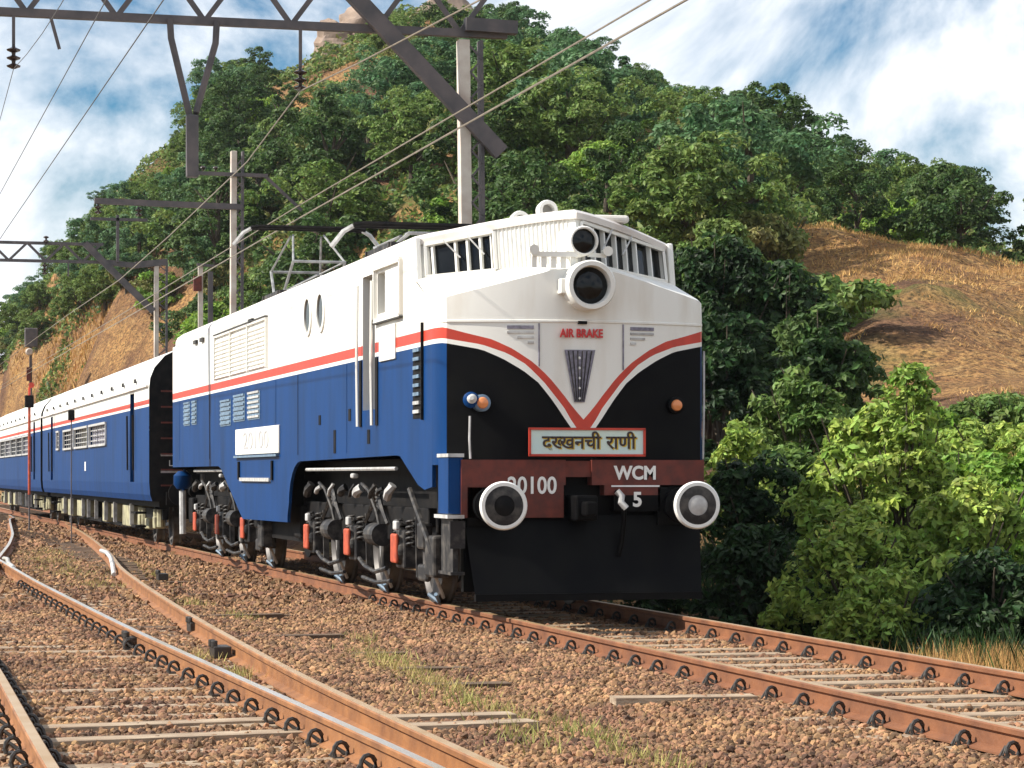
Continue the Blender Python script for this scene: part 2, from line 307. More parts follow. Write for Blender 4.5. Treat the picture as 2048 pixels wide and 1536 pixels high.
RL, RR = -0.78, 0.98
def bal(x, y):
    x = np.asarray(x, float); y = np.asarray(y, float)
    z = np.full(np.broadcast(x, y).shape, -0.175) + 0 * x
    z = z - 0.055 * np.exp(-((x + 2.4) / 0.45) ** 2)                        # drain between the two tracks
    z = z + 0.035 * np.exp(-((x + 1.25) / 0.22) ** 2) * (0.6 + 0.4 * np.sin(y * 0.9))
    z = z - 0.02 * np.exp(-((x - 0.3) / 0.5) ** 2)
    z = z - np.clip((x - 1.55) / 0.9, 0, 1) * 0.42 - np.clip((-x - 7.6) / 1.2, 0, 1) * 0.45
    return z + 0.012 * fbm(x, y, 11, 3, 2.2)
ys = np.unique(np.r_[np.arange(-26, -14, 0.6), np.arange(-14, 8, 0.16), np.arange(8, 40, 0.5), np.arange(40, 330, 5.0)])
X, Y = np.meshgrid(np.arange(-9.2, 3.01, 0.14), ys)
bo = grid_mesh('ballast_bed', X, Y, bal(X, Y), BALL); bo['kind'] = 'structure'

# loose stones: real geometry, joined
t_ = (1 + 5 ** 0.5) / 2
ICO = np.array([(-1, t_, 0), (1, t_, 0), (-1, -t_, 0), (1, -t_, 0), (0, -1, t_), (0, 1, t_), (0, -1, -t_), (0, 1, -t_), (t_, 0, -1), (t_, 0, 1), (-t_, 0, -1), (-t_, 0, 1)]) / 1.9
ICF = np.array([(0, 11, 5), (0, 5, 1), (0, 1, 7), (0, 7, 10), (0, 10, 11), (1, 5, 9), (5, 11, 4), (11, 10, 2), (10, 7, 6), (7, 1, 8), (3, 9, 4), (3, 4, 2), (3, 2, 6), (3, 6, 8), (3, 8, 9), (4, 9, 5), (2, 4, 11), (6, 2, 10), (8, 6, 7), (9, 8, 1)])
OCT = np.array([(1, 0, 0), (-1, 0, 0), (0, 1, 0), (0, -1, 0), (0, 0, 1), (0, 0, -1)], float); OCF = np.array([(0, 2, 4), (2, 1, 4), (1, 3, 4), (3, 0, 4), (2, 0, 5), (1, 2, 5), (3, 1, 5), (0, 3, 5)])
def rotm(n, r):
    q = r.normal(size=(n, 4)); q /= np.linalg.norm(q, axis=1, keepdims=True); w, x, y, z = q.T
    return np.stack([1 - 2 * (y * y + z * z), 2 * (x * y - w * z), 2 * (x * z + w * y), 2 * (x * y + w * z), 1 - 2 * (x * x + z * z), 2 * (y * z - w * x), 2 * (x * z - w * y), 2 * (y * z + w * x), 1 - 2 * (x * x + y * y)], -1).reshape(-1, 3, 3)
def stones(name, n, yr, rad, base, faces, seed, mats=STONE, xr=(-8.0, 1.9)):
    r = np.random.default_rng(seed); x = r.uniform(*xr, n); y = r.uniform(*yr, n)
    D = (x + 7.03) * 0.256 + (y + 23.78) * 0.967; lat = (x + 7.03) * 0.967 - (y + 23.78) * 0.256
    k = (np.abs(lat) < 0.22 * D + 0.3) & (D > 10.8); x, y = x[k], y[k]; n = len(x)
    # keep the sleepers between the main rails showing here and there
    on_sl = (np.abs(((y + 0.31) / 0.62) % 1 - 0.5) < 0.17) & (np.abs(x - 0.1) < 0.75); k = ~(on_sl & (r.random(n) < 0.93)); x, y = x[k], y[k]; n = len(x)
    k = np.ones(n, bool)
    for xa in (RL, RR): k &= np.abs(x - xa) > 0.085
    for L_ in (RAIL_A, RAIL_B, RAIL_C, RAIL_D): k &= np.abs(x - np.interp(y, L_[:, 1], L_[:, 0])) > 0.075
    x, y = x[k], y[k]; n = len(x)
    s = rad * np.minimum(r.lognormal(-.02, 0.27, n), 1.7); sc = s[:, None] * r.uniform(0.7, 1.15, (n, 3)); M = rotm(n, r)
    v = base[None] * r.uniform(0.72, 1.2, (n, len(base), 1)) * sc[:, None, :]; v = np.einsum('nij,nkj->nki', M, v)
    c = np.stack([x, y, bal(x, y) + s * r.uniform(-0.15, 0.55, n)], -1); v = (v + c[:, None]).reshape(-1, 3)
    f = (faces[None] + (np.arange(n) * len(base))[:, None, None]).reshape(-1, 3)
    me = bpy.data.meshes.new(name); quick(me, v, f); o = mesh_obj(name, me, mats); o['kind'] = 'stuff'; o['label'] = 'loose brown ballast stones between the tracks'; return o
RAIL_A = np.array([(-4.22, -26), (-4.26, -16), (-4.30, -11.8), (-4.42, -7.0), (-4.56, -0.7), (-4.66, 10), (-4.64, 18.2), (-4.7, 40), (-4.8, 120)], float)
RAIL_B = np.array([(-4.02, -26), (-4.02, -12.2), (-3.99, -6.5), (-3.75, 0.76), (-3.42, 8), (-3.08, 14.3), (-2.55, 21), (-1.98, 30), (-1.50, 38.5), (-0.95, 50)], float)
RAIL_C = np.array([(-6.10, -26), (-6.10, -11.7), (-5.98, -3.7), (-6.2, 8), (-6.35, 30), (-6.4, 120)], float)
RAIL_D = np.array([(-6.02, 0), (-5.55, 8), (-5.0, 14.6), (-4.49, 20.8), (-3.9, 28), (-3.3, 36.5), (-2.47, 51.2), (-1.6, 66)], float)

stones('ballast_stones', 86000, (-14, -3), 0.0195, ICO, ICF, 1)
stones('ballast_stones', 62000, (-3, 6), 0.023, ICO, ICF, 2)
stones('ballast_stones', 38000, (6, 30), 0.038, OCT, OCF, 3)
stones('ballast_stones', 14000, (30, 62), 0.06, OCT, OCF, 4)

# ------------------------------------------------------------------ tracks
def rail(line, parent, top, side=None, z=0.0, step=1.0):
    side = side or RUST
    L_ = np.asarray(line, float); y0, y1 = L_[0, 1], L_[-1, 1]; ys = np.unique(np.r_[np.arange(y0, min(y1, 60), step), np.arange(60, max(y1, 60), 10), y1]); ys = ys[(ys >= y0) & (ys <= y1)]
    k = max(3, 1); xs = np.interp(ys, L_[:, 1], L_[:, 0])
    if len(L_) > 2:
        for _ in range(4): xs[1:-1] = (xs[:-2] + 2 * xs[1:-1] + xs[2:]) / 4
    prof = [(-0.072, -0.16), (-0.072, -0.148), (-0.012, -0.128), (-0.011, -0.05), (-0.034, -0.036), (-0.036, -0.008), (-0.028, 0), (0.028, 0), (0.036, -0.008), (0.034, -0.036), (0.011, -0.05), (0.012, -0.128), (0.072, -0.148), (0.072, -0.16)]
    m = MB(); rows = [[(x + a, y, z + b) for a, b in prof] for x, y in zip(xs, ys)]
    m.grid(rows, mf=lambda i, j: 1 if j == 6 else 0)
    for r_ in (rows[0], rows[-1]): m.add(r_, [tuple(range(len(prof)))])
    return m.build('rail', [side, top], parent)
def clip_mesh(s):
    m = MB(); m.box((-0.05 * 1, -0.06, -0.168), (0.075, 0.06, -0.148))
    pts = [(0.07 * math.cos(a) * 0.6 + 0.03, -0.03 + 0.02 * a / 3, -0.118 + 0.052 * math.sin(a)) for a in np.linspace(-0.6, 4.4, 10)]
    m.tube(pts, 0.013, 6); m.tube([(0.0, 0.02, -0.135), (0.045, 0.045, -0.10), (0.075, 0.04, -0.15)], 0.014, 6)
    me = bpy.data.meshes.new('clip'); vs = [(x * s, y, z) for x, y, z in m.v]; me.from_pydata(vs, [], m.f); me.update(); me.materials.append(CLIP); return me
CLIPM = {1: clip_mesh(1), -1: clip_mesh(-1)}
def sleeper_mesh(w, mt, l=2.75):
    m = MB(); h = l / 2
    sec = [(-0.13, -0.30), (-0.10, -0.165), (-0.06, -0.156), (0.06, -0.156), (0.10, -0.165), (0.13, -0.30)]
    xs = [-h, -h * 0.5, 0, h * 0.5, h]; rows = [[(x, a * w, b + random.uniform(-.003, .003)) for a, b in sec] for x in xs]
    m.grid(rows)
    for r_ in (rows[0], rows[-1]): m.add(r_, [tuple(range(6))])
    me = bpy.data.meshes.new('sleeper'); me.from_pydata(m.v, [], m.f); me.update(); me.materials.append(mt); return me
def child(name, me, parent, loc, rz=0, sc=None):
    o = bpy.data.objects.new(name, me); COL.objects.link(o); o.location = loc; o.rotation_euler = (0, 0, rz); o.parent = parent
    if sc: o.scale = sc
    return o
def track(label, lines, y0, y1, tops, smesh, step=0.62, extra=0.0, group='rail tracks of the line', clips=True, rusts=None):
    t = thing('railway_track', label, 'rail track', (0, 0, 0), group)
    for i, l in enumerate(lines): rail(l, t, tops[i], side=rusts)
    y = y0; k = 0
    while y < y1:
        xa, xb = sorted((np.interp(y, lines[0][:, 1], lines[0][:, 0]), np.interp(y, lines[1][:, 1], lines[1][:, 0])))
        me = smesh[k % len(smesh)]
        s = child('sleeper', me, t, ((xa + xb) / 2 + random.uniform(-.03, .03), y + random.uniform(-.02, .02), random.uniform(-.006, .004)), random.uniform(-.012, .012), (1 + extra, 1, 1))
        if clips:
            for xr in (xa, xb):
                for sg in (-1, 1):
                    if xr > 0 and sg > 0: continue
                    child('clip', CLIPM[sg], s, ((xr - s.location.x + sg * 0.055) / (1 + extra), random.uniform(-.02, .02), -s.location.z), 0, (1 / (1 + extra), 1, 1))
        y += step; k += 1
    if y1 < 60:
        m = MB(); y = y1
        while y < 110:
            xa = np.interp(y, lines[0][:, 1], lines[0][:, 0]); xb = np.interp(y, lines[1][:, 1], lines[1][:, 0]); c = (xa + xb) / 2
            m.box((c - 1.37, y - .11, -0.3), (c + 1.37, y + .11, -0.16)); y += step * 1.0
        o = m.build('sleeper', SLEEPD, t); o['kind'] = 'stuff'
    return t
SLM = [sleeper_mesh(1.0, SLEEPER) for _ in range(3)]; SLD = [sleeper_mesh(1.0, SLEEPD) for _ in range(3)]
MAINL = np.array([(RL, -30), (RL, 240)], float); MAINR = np.array([(RR, -30), (RR, 240)], float)
T1 = track('main rail track under the locomotive and coaches with clips along rusty rails', [MAINL, MAINR], -14.3, 6.5, [RTOP, RTOP], SLM, 0.62, rusts=RUST2)
T2 = track('left straight rail track in the foreground with one shiny rail top', [RAIL_C, RAIL_A], -15.0, 12, [RTOP, RTOPS], SLM, 0.68, rusts=RUST)
T3 = track('rusty crossover track curving from the left track towards the train', [RAIL_D, RAIL_B], 0.5, 34, [RTOPS, RTOP], SLD, 0.72, clips=False, rusts=RUST)
# check rail and switch fittings at the crossing
m = MB(); m.tube([(-4.52, 19.2, -0.01), (-4.50, 18.5, 0.0), (-4.55, 17.6, 0.0), (-4.60, 16.6, -0.005), (-4.62, 15.0, -0.01)], 0.036, 8); m.build('wing_rail', RTOPS, T2)
m = MB(); m.tube([(-2.47, 23.6, -0.02), (-2.52, 22.0, -0.01), (-2.70, 19.5, -0.02), (-3.02, 16.0, -0.02), (-3.12, 14.8, -0.13)], 0.038, 8); m.build('point_rod', PALE, T3)
for (x, y) in ((-2.55, 13.2), (-3.7, 0.9), (-3.96, -2.6), (-4.55, -1.2)):
    m = MB(); m.box((x - .10, y - .14, -.15), (x + .05, y + .14, -.05)); m.cyl((x - .09, y - .08, -.06), (x - .09, y - .08, 0.0), .03, n=8); m.cyl((x - .09, y + .08, -.06), (x - .09, y + .08, 0.0), .03, n=8); m.build('fishplate', CLIP, T3, bevel=0.008)
# spare clips on the outer face of the closest rails (paired, half-way between sleepers)
# separate exposed sleeper ends between the tracks
for i, (x, y, l, dk) in enumerate([(-2.55, -3.5, 1.0, 1), (-2.62, -5.3, .9, 1), (-3.35, -8.2, .9, 0), (-3.3, -8.75, .8, 0), (-1.45, -7.35, 1.0, 0), (-2.9, 0.4, 1.1, 1), (-3.0, 3.9, 1.3, 1), (-2.3, 4.4, 1.6, 1), (-2.2, 9.5, 1.9, 1), (-2.6, 13.5, 2.0, 1), (-5.25, -8.2, 2.0, 0), (-5.25, -9.0, 2.2, 0), (-2.5, -1.7, .8, 1)]):
    m = MB(); m.box((-l / 2, -.11, -.08), (l / 2, .11, .055)); me = bpy.data.meshes.new('timber_end'); me.from_pydata(m.v, [], m.f); me.update(); me.materials.append(SLEEPD if dk else SLEEPER)
    child('timber_end', me, T2, (x, y, float(bal(x, y)) - 0.02), random.uniform(-.12, .12))

# ------------------------------------------------------------------ locomotive
LOCO = thing('locomotive', 'blue and white electric locomotive with red V stripe, number board and round headlight', 'locomotive', (0, 10.8, 0))
XS = 1.40; ZW, ZR, ZT = 2.71, 2.755, 2.865; ZWALL = 3.70; YR = 21.4
A_ = np.array
def zt(a): return float(np.interp(a, [0, .1, .2, .35, .5, .7, .9, 1.15, 1.36], [1.95, 2.06, 2.19, 2.37, 2.51, 2.645, 2.74, 2.805, ZT]))
def zr(a): return float(np.interp(a, [0, .1, .2, .4, .57, .75, 1.0, 1.36], [1.78, 1.90, 2.07, 2.32, 2.49, 2.60, 2.69, ZR]))
def zw(a): return float(np.interp(a, [0, .1, .2, .3, .45, .6, .8, 1.0, 1.36], [1.70, 1.83, 1.97, 2.12, 2.31, 2.43, 2.55, 2.64, ZW]))
def zg(a): return float(np.interp(a, [0, .3, 1.30, 1.40], [3.44, 3.43, 3.17, 3.12]))
def yn(a): return 0.28 * (min(a, 1.3) / 1.3) ** 2
NC = [(x, yn(abs(x))) for x in np.linspace(-1.30, 1.30, 41)]
arc = [(1.30 + 0.10 * math.sin(t), 0.28 + 0.34 * (1 - math.cos(t))) for t in np.linspace(0.25, math.pi / 2, 5)]
NC = [(-x, y) for x, y in arc[::-1]] + NC + arc
BAND = {0: 0, 1: 1, 2: 2, 3: 3}
m = MB()
zrows = [lambda a: 1.50, lambda a: 1.62, zw, zr, zt, lambda a: 2.92, lambda a: 3.02 if a < 1.3 else 2.98, zg]
rows = [[(x, y + (0.0 if k < 6 else (0.012 if k == 7 else 0)), f(abs(x))) for x, y in NC] for k, f in enumerate(zrows)]
def nmf(i, j):
    xc = abs((NC[j][0] + NC[j + 1][0]) / 2)
    if i < 2: return 2 if xc < 1.335 else 1
    return {2: 0, 3: 3}.get(i, 0)
m.grid(rows, mf=nmf)
# hood top from panel edge to the windscreen base
def wb(a): return (0.20 + 1.15 * min(a, 1.40) / 1.34, 3.52 - 0.09 * min(a, 1.4) / 1.36)
e0 = rows[-1]; e1 = [(x * (0.985 if abs(x) < 1.25 else 1), y + 0.07, z + 0.028) for x, y, z in e0]; e2 = [(x, wb(abs(x))[0], wb(abs(x))[1]) for x, y in NC]
em = [tuple(0.5 * (a + b) for a, b in zip(p, q)) for p, q in zip(e1, e2)]; em = [(x, y, z + (0.02 if abs(x) < 1.3 else 0.005)) for x, y, z in em]
m.grid([e0, e1, em, e2], mi=0)
nose = m.build('nose_shell', [WHITE, BLUE, BLACK, RED], LOCO, smooth=True, angle=28)
m = MB(); m.grid([[(x, y - 0.012, 2.93) for x, y in NC], [(x, y - 0.012, 2.912) for x, y in NC]]); m.grid([[(x, y, 2.935) for x, y in NC], [(x, y - 0.012, 2.93) for x, y in NC]]); m.grid([[(x, y - 0.012, 2.912) for x, y in NC], [(x, y, 2.907) for x, y in NC]]); m.build('nose_bead', WHITE, LOCO)

def brow(a): return (0.30 + 1.2 * a / 1.36, 4.03 - 0.20 * (a / 1.36) ** 1.5)
BS = []
for sg in (-1, 1):
    def P(s, t, ins, sg=sg):
        a = 1.385 * (1 - s); b0 = wb(a); b1 = brow(a); q = Vector((sg * a, b0[0] + (b1[0] - b0[0]) * t, b0[1] - .01 + (b1[1] - b0[1]) * t)); q += Vector((-sg * .65, .75, 0)) * ins; return q
    if sg < 0:
        hl = [(.085, .105, .07, .80), (.118, .25, .07, .80), (.262, .325, .07, .80), (.337, .405, .07, .80), (.417, .475, .07, .80), (.482, .496, .07, .80)]
    else:
        hl = [(.07, .20, .07, .84), (.212, .36, .07, .84), (.372, .47, .07, .84), (.482, .58, .07, .84), (.592, .70, .07, .84), (.712, .81, .07, .84), (.822, .94, .07, .84)]
    m = MB(); back = []
    holed(P, np.linspace(0, 1, 13), [0, 1], hl, 0.05, m, lambda u, v: 0, back=back)
    fr = m.build('windscreen_frame', WHITE, LOCO)
    for c in back:
        MB().add(c, [(0, 1, 2, 3)]).build('window_pane', GLASS, fr)
    if sg < 0:
        for s in np.linspace(.53, .95, 17):
            MB().bar(P(s, .06, -.006), P(s, .90, -.004), .018, .014, up=(0, -1, 0)).build('corrugation', WHITE, fr)
    m = MB(); n = 12                                          # frame round the pane group, proud
    s0, s1 = (.07, .505) if sg < 0 else (.07, .95)
    for a, b in (((s0, .04), (s1, .04)), ((s1, .04), (s1, .86)), ((s1, .86), (s0, .86)), ((s0, .86), (s0, .04))):
        m.bar(P(*a, -.01), P(*b, -.01), .03, .04, up=(0, -1, 0))
    m.build('window_surround', WHITE, fr)
    for s in ((.20, .35) if sg < 0 else (.45, .66)):
        MB().tube([P(s, .86, -.05), P(s + .06, .55, -.03), P(s + .09, .40, -.015)], .009, 5).build('wiper', PALE, fr)
# brow fascia + roof
aa = np.linspace(-1.39, 1.39, 29)
lo = [(x, brow(abs(x))[0] - .05, brow(abs(x))[1] - .06) for x in aa]; hi = [(x, brow(abs(x))[0] - .06, brow(abs(x))[1] + .0) for x in aa]; hi2 = [(x, brow(abs(x))[0] + .02, brow(abs(x))[1] + .035) for x in aa]; lin = [(x, brow(abs(x))[0] + .04, brow(abs(x))[1] - .06) for x in aa]
RP = [(1.40, 3.70), (1.395, 3.78), (1.36, 3.85), (1.26, 3.92), (1.05, 3.97), (.8, 4.01), (.4, 4.045), (0, 4.06)]
def roofz(a): return float(np.interp(a, [p[0] for p in RP[::-1]], [p[1] for p in RP[::-1]]))
m = MB(); m.grid([lin, lo, hi, hi2]); 
ra = [-p[0] for p in RP] + [p[0] for p in RP[-2::-1]]
front = [(x, brow(min(abs(x), 1.39))[0] + .02, (brow(abs(x))[1] + .035) if abs(x) < 1.37 else z) for x, z in zip(ra, [p[1] for p in RP] + [p[1] for p in RP[-2::-1]])]
rz_ = [p[1] for p in RP] + [p[1] for p in RP[-2::-1]]
ysr = [2.0, 3.0, 6, 9, 12, 15, 18, 21.0, 21.25, 21.38]
rows = [front] + [[(x * (1 if y < 21.1 else (.97 if y < 21.3 else .9)), y, z - (0 if y < 21.1 else (.05 if y < 21.3 else .16))) for x, z in zip(ra, rz_)] for y in ysr]
m.grid(rows)
m.build('roof', ROOFM, LOCO, smooth=True, angle=35)
# side walls with openings
DOOR = (3.42, 4.10, 2.13, 3.64); CABWIN = (2.88, 3.28, 3.17, 3.62)
for sg in (-1, 1):
    f = lambda u, v, ins, sg=sg: (sg * (XS - ins), u, v)
    mf = lambda u, v: 1 if v < ZW else (0 if v < ZR else (3 if v < ZT else 0))
    m = MB(); back = []
    holed(f, [1.45, YR], [1.64, ZW, ZR, ZT, ZWALL], [DOOR, CABWIN], 0.16, m, mf, back=back)
    # sliver below the hood edge
    for z0, z1, mi in ((1.64, ZW, 1), (ZW, ZR, 0), (ZR, ZT, 3), (ZT, 3.12, 0)):
        m.add([f(.62, z0, 0), f(1.45, z0, 0), f(1.45, z1, 0), f(.62, z1, 0)], [(0, 1, 2, 3)], mi)
    m.add([f(.62, 3.12, 0), f(1.45, 3.12, 0), f(1.45, 3.43, 0)], [(0, 1, 2)], 0)
    m.build('side_wall', [WHITE, BLUE, BLACK, RED], LOCO)
    MB().bar((sg * 1.372, 1.40, 3.36), (sg * 1.372, 1.50, 3.84), .20, .068, up=(1, 0, 0)).build('corner_post', WHITE, LOCO, bevel=.02)
    MB().add(back[0], [(0, 1, 2, 3)]).build('cab_door', DARK, LOCO)
    MB().add(back[1], [(0, 1, 2, 3)]).build('cab_side_window', GLASS, LOCO)
    # skirts with wheel arches
    rc = [(8.15 + .9 * math.sin(t), 1.58 - .55 * (1 - math.cos(t))) for t in np.linspace(0, math.pi / 2, 7)]
    sk = [(.60, 1.64), (.60, 1.28), (.95, 1.25), (1.25, 1.30), (2.12, 1.60), (2.3, 1.61), (7.9, 1.58)] + rc + [(9.16, .86), (9.16, .77), (13.1, .75), (15.35, 1.50), (15.6, 1.54), (21.4, 1.54), (21.4, 1.64)]
    m = MB()
    top = 1.64
    for (a, b) in zip(sk[1:-1], sk[2:-1]):
        if abs(a[0] - b[0]) < 1e-6: continue
        for xx in (sg * XS, sg * (XS - .04)): m.add([(xx, a[0], a[1]), (xx, b[0], b[1]), (xx, b[0], top), (xx, a[0], top)], [(0, 1, 2, 3)])
    for (a, b) in zip(sk[:-1], sk[1:]): m.add([(sg * XS, *a), (sg * XS, *b), (sg * (XS - .04), *b), (sg * (XS - .04), *a)], [(0, 1, 2, 3)])
    m.build('skirt', BLUE, LOCO)
    x0 = sg * XS; o_ = lambda d: sg * (XS + d)
    # door handrails, window frame, stripe patch
    for y in (3.36, 4.16): MB().tube([(o_(.05), y, 1.95), (o_(.06), y, 2.7), (o_(.05), y, 3.55)], .018, 6).build('handrail', WHITE if sg < 0 else PALE, LOCO)
    for y in (3.30, 4.22): MB().box((o_(0.0), y - .06, 1.95), (o_(.012), y + .06, 2.70)).build('rail_recess', DARK, LOCO)
    m = MB()
    for a, b in (((2.0, 3.09), (3.34, 3.09)), ((3.34, 3.09), (3.34, 3.68)), ((3.34, 3.68), (2.0, 3.68)), ((2.0, 3.68), (2.0, 3.09))): m.bar((o_(.015), *a), (o_(.015), *b), .05, .05)
    m.build('window_frame', WHITE, LOCO)
    MB().box((o_(0), 2.30, 2.64), (o_(.02), 3.12, 3.02)).build('kick_plate', WHITE, LOCO, bevel=.006)
    MB().box((o_(0), 1.96, 3.06), (o_(.045), 3.36, 3.075)).build('window_gutter', GREASE, LOCO)
    # portholes
    for y in (6.68, 7.58):
        pr = MB().lathe((x0, y, 3.42), (sg, 0, 0), [(.26, 0), (.26, .02), (.215, .025), (.215, .004)], 24, cap0=False, cap1=False).build('porthole_ring', WHITE, LOCO, smooth=True)
        MB().lathe((x0, y, 3.42), (sg, 0, 0), [(.218, .006), (.218, .008)], 24).build('porthole_glass', GLASS, pr)
    # louvre panel (three bays of slats)
    lf = MB()
    for a, b in (((10.8, 2.90), (10.8, 3.60)), ((12.5, 2.90), (12.5, 3.60)), ((14.2, 2.90), (14.2, 3.60)), ((15.9, 2.90), (15.9, 3.60)), ((10.8, 3.60), (15.9, 3.60))): lf.bar((o_(.012), *a), (o_(.012), *b), .05, .05)
    lf.box((o_(.0), 10.78, 3.61), (o_(.05), 15.92, 3.625), 1)
    lo_ = lf.build('louvre_frame', [WHITE, GREASE], LOCO)
    sm = MB(); sm.add([(0, -.8, 0), (0, .8, 0), (-.03, .8, -.045), (-.03, -.8, -.045), (0, .8, -.06), (0, -.8, -.06)], [(0, 1, 2, 3), (3, 2, 4, 5)]); me = bpy.data.meshes.new('louvre_slat'); me.from_pydata(sm.v, [], sm.f); me.update(); me.materials.append(WHITE)
    for yc in (11.65, 13.35, 15.05):
        for z in np.arange(2.97, 3.59, .062):
            o = bpy.data.objects.new('louvre_slat', me); COL.objects.link(o); o.location = (x0 + sg * .002, yc, z); o.scale = (-sg, 1, 1); hang(o, lo_)
    # grey-blue grilles in the blue
    for y0, y1, z0, z1 in ((11.45, 12.55, 2.20, 2.60), (12.85, 13.95, 2.20, 2.60), (14.25, 15.35, 2.16, 2.56), (18.15, 18.75, 2.25, 2.66), (19.0, 19.8, 2.25, 2.66)):
        gp = MB().box((o_(-.01), y0, z0), (o_(.008), y1, z1)).build('vent_grille', GRILLE, LOCO)
        m = MB()
        for z in np.arange(z0 + .04, z1, .07): m.bar((o_(.014), y0 + .04, z), (o_(.014), y1 - .04, z), .02, .03)
        m.build('grille_bars', PALE if y1 < 12.6 else GRILLE, gp)
    # corner grille with rungs
    cg = MB().box((o_(-.01), .99, 1.98), (o_(.006), 1.46, 2.69)).build('foot_ladder_recess', DARK, LOCO)
    for z in np.arange(2.05, 2.68, .09): MB().bar((o_(.015), 1.10, z), (o_(.015), 1.38, z), .028, .035).build('rung', GRILLE if z > 2.2 else PALE, cg)
    MB().bar((o_(.012), 1.0, 1.96), (o_(.012), 1.0, 2.95), .03, .03).build('grab_rail', DARK, LOCO)
    # small slots and holes
    for y, z, h in ((6.78, 2.08, .12), (4.86, 2.10, .14), (3.76, 1.83, .16), (5.79, 1.80, .28)): MB().box((o_(-.005), y - .07, z - h / 2), (o_(.006), y + .07, z + h / 2)).build('slot', DARK, LOCO)
    # sheet seams
    for y in (5.05, 8.35, 10.1, 16.6, 20.4): MB().box((o_(-.002), y - .012, 1.66), (o_(.004), y + .012, 2.70)).build('sheet_seam', DARK if y in (8.35, 16.6) else BLUE, LOCO)
    # number plate and step below it
    pl = MB().box((o_(0), 9.75, 1.70), (o_(.025), 13.65, 2.08)).build('side_number_plate', WHITE, LOCO, bevel=.006)
    if sg < 0: text('number_lettering', '20100', mat('faded_grey_lettering', (0.42, 0.42, 0.43), 0.6, var=0.15), pl, (-XS - .027, 11.7, 1.89), SIDE, .36, sx=2.6)
    MB().box((o_(0), 9.8, 1.655), (o_(.05), 13.7, 1.685)).build('plate_ledge', GRILLE, LOCO)
    bx = MB()
    for a, b in (((10.35, 1.60), (10.35, 1.33)), ((13.4, 1.60), (13.4, 1.33))): bx.bar((o_(.012), *a), (o_(.012), *b), .10, .03)
    bx.build('battery_hatch_frame', DARK, LOCO)
    MB().bar((o_(.02), 10.5, 1.335), (o_(.02), 13.2, 1.335), .035, .05).build('battery_hatch_lip', PALE, LOCO)
    for y in (17.2, 18.0, 12.0): MB().box((o_(0), y, 3.60), (o_(.04), y + .35, 3.66)).build('lifting_eye', GREASE, LOCO)
# rear wall
m = MB(); m.prism([(0, 0)] * 3, 0, 0) if False else None
rw = MB(); rw.add([(-XS, YR, 1.5), (XS, YR, 1.5), (XS, YR, 3.7), (.9 * XS, YR, 3.85), (0, YR, 3.9), (-.9 * XS, YR, 3.85), (-XS, YR, 3.7)], [tuple(range(7))]); rw.build('rear_wall', DARK, LOCO)
MB().box((-1.0, .75, 1.42), (1.0, 21.2, 1.58)).build('underframe', DARK, LOCO)
MB().box((-1.2, 1.1, 1.0), (1.2, 1.25, 1.5)).build('underframe', DARK, LOCO)

# nose fittings
def ny(x): return yn(abs(x))
hl = MB().lathe((.03, .10, 3.27), (0, -1, 0), [(.25, 0), (.25, .28), (.235, .30), (.195, .30), (.185, .27), (.18, .12)], 36, cap0=True, cap1=False).build('main_headlight', WHITE, LOCO, smooth=True)
MB().lathe((.03, .10, 3.27), (0, -1, 0), [(.188, .20), (.16, .235), (.1, .25), (.001, .255)], 32, cap0=False).build('headlight_glass', GLASS, hl, smooth=True)
MB().box((-.26, -.10, 3.19), (-.20, .05, 3.34)).build('headlight_hinge', WHITE, hl, bevel=.01)
ul = MB().lathe((.0, .34, 3.72), (0, -1, 0), [(.15, 0), (.15, .36), (.14, .375), (.125, .375), (.12, .3)], 28, cap1=False).build('upper_headlight', WHITE, LOCO, smooth=True)
MB().lathe((.0, .34, 3.72), (0, -1, 0), [(.124, .33), (.06, .345), (.001, .35)], 24, cap0=False).build('headlight_glass', GLASS, ul, smooth=True)
MB().box((-.15, .12, 3.60), (.13, .40, 3.85)).build('headlight_housing', WHITE, ul, bevel=.03)
hr = MB(); hr.bar((-.52, .03, 3.58), (-.06, .0, 3.585), .05, .05); hr.bar((.05, 0, 3.585), (.24, .03, 3.58), .04, .04)
for x in (-.5, -.4, -.3, -.2, -.1): hr.bar((x, .03, 3.45), (x, .03, 3.58), .03, .05)
hr.build('hood_handrail', WHITE, LOCO)
for x in (-.52, .24): MB().lathe((x, .03, 3.62), (0, -1, 0), [(.03, -.06), (.035, 0), (.05, .09)], 14).build('horn', WHITE, LOCO, smooth=True)
# doors, louvres and grille on the nose
m = MB()
for x in (-.45, .42): m.bar((x, ny(x) - .004, 2.90), (x, ny(x) - .004, max(2.42, zt(abs(x)) + .01)), .012, .02, up=(0, -1, 0))
m.build('nose_door_seam', FADE, LOCO)
for sx in (-1, 1):
    for k, z in enumerate((2.86, 2.81, 2.76, 2.71)):
        xa, xb = (.50, .76 - .0 * k); xb = min(xb, .76) if k < 2 else .76 - .1 * (k - 1)
        if zt(xb) > z - .02: continue
        MB().bar((sx * xa, ny(xa) - .006, z), (sx * xb, ny(xb) - .006, z), .022 if k else .034, .014, up=(0, -1, 0)).build('nose_louvre', FADE if k == 0 else PALE, LOCO)
tg = MB().add([(-.20, -.012, 2.64), (.12, -.012, 2.64), (.01, -.012, 2.12), (-.10, -.012, 2.12)], [(0, 1, 2, 3)]).build('tapered_grille', FADE, LOCO)
for k in range(5): MB().lathe((-.045, -.012, 2.56 - .1 * k), (0, -1, 0), [(.014, 0), (.010, .012)], 10).build('rivet', LETW, tg)
for x in np.linspace(-.16, .08, 6): MB().bar((x, -.016, 2.63), (-.045 + (x + .04) * .36, -.016, 2.13), .010, .01, up=(0, -1, 0)).build('grille_bar', GREASE, tg)
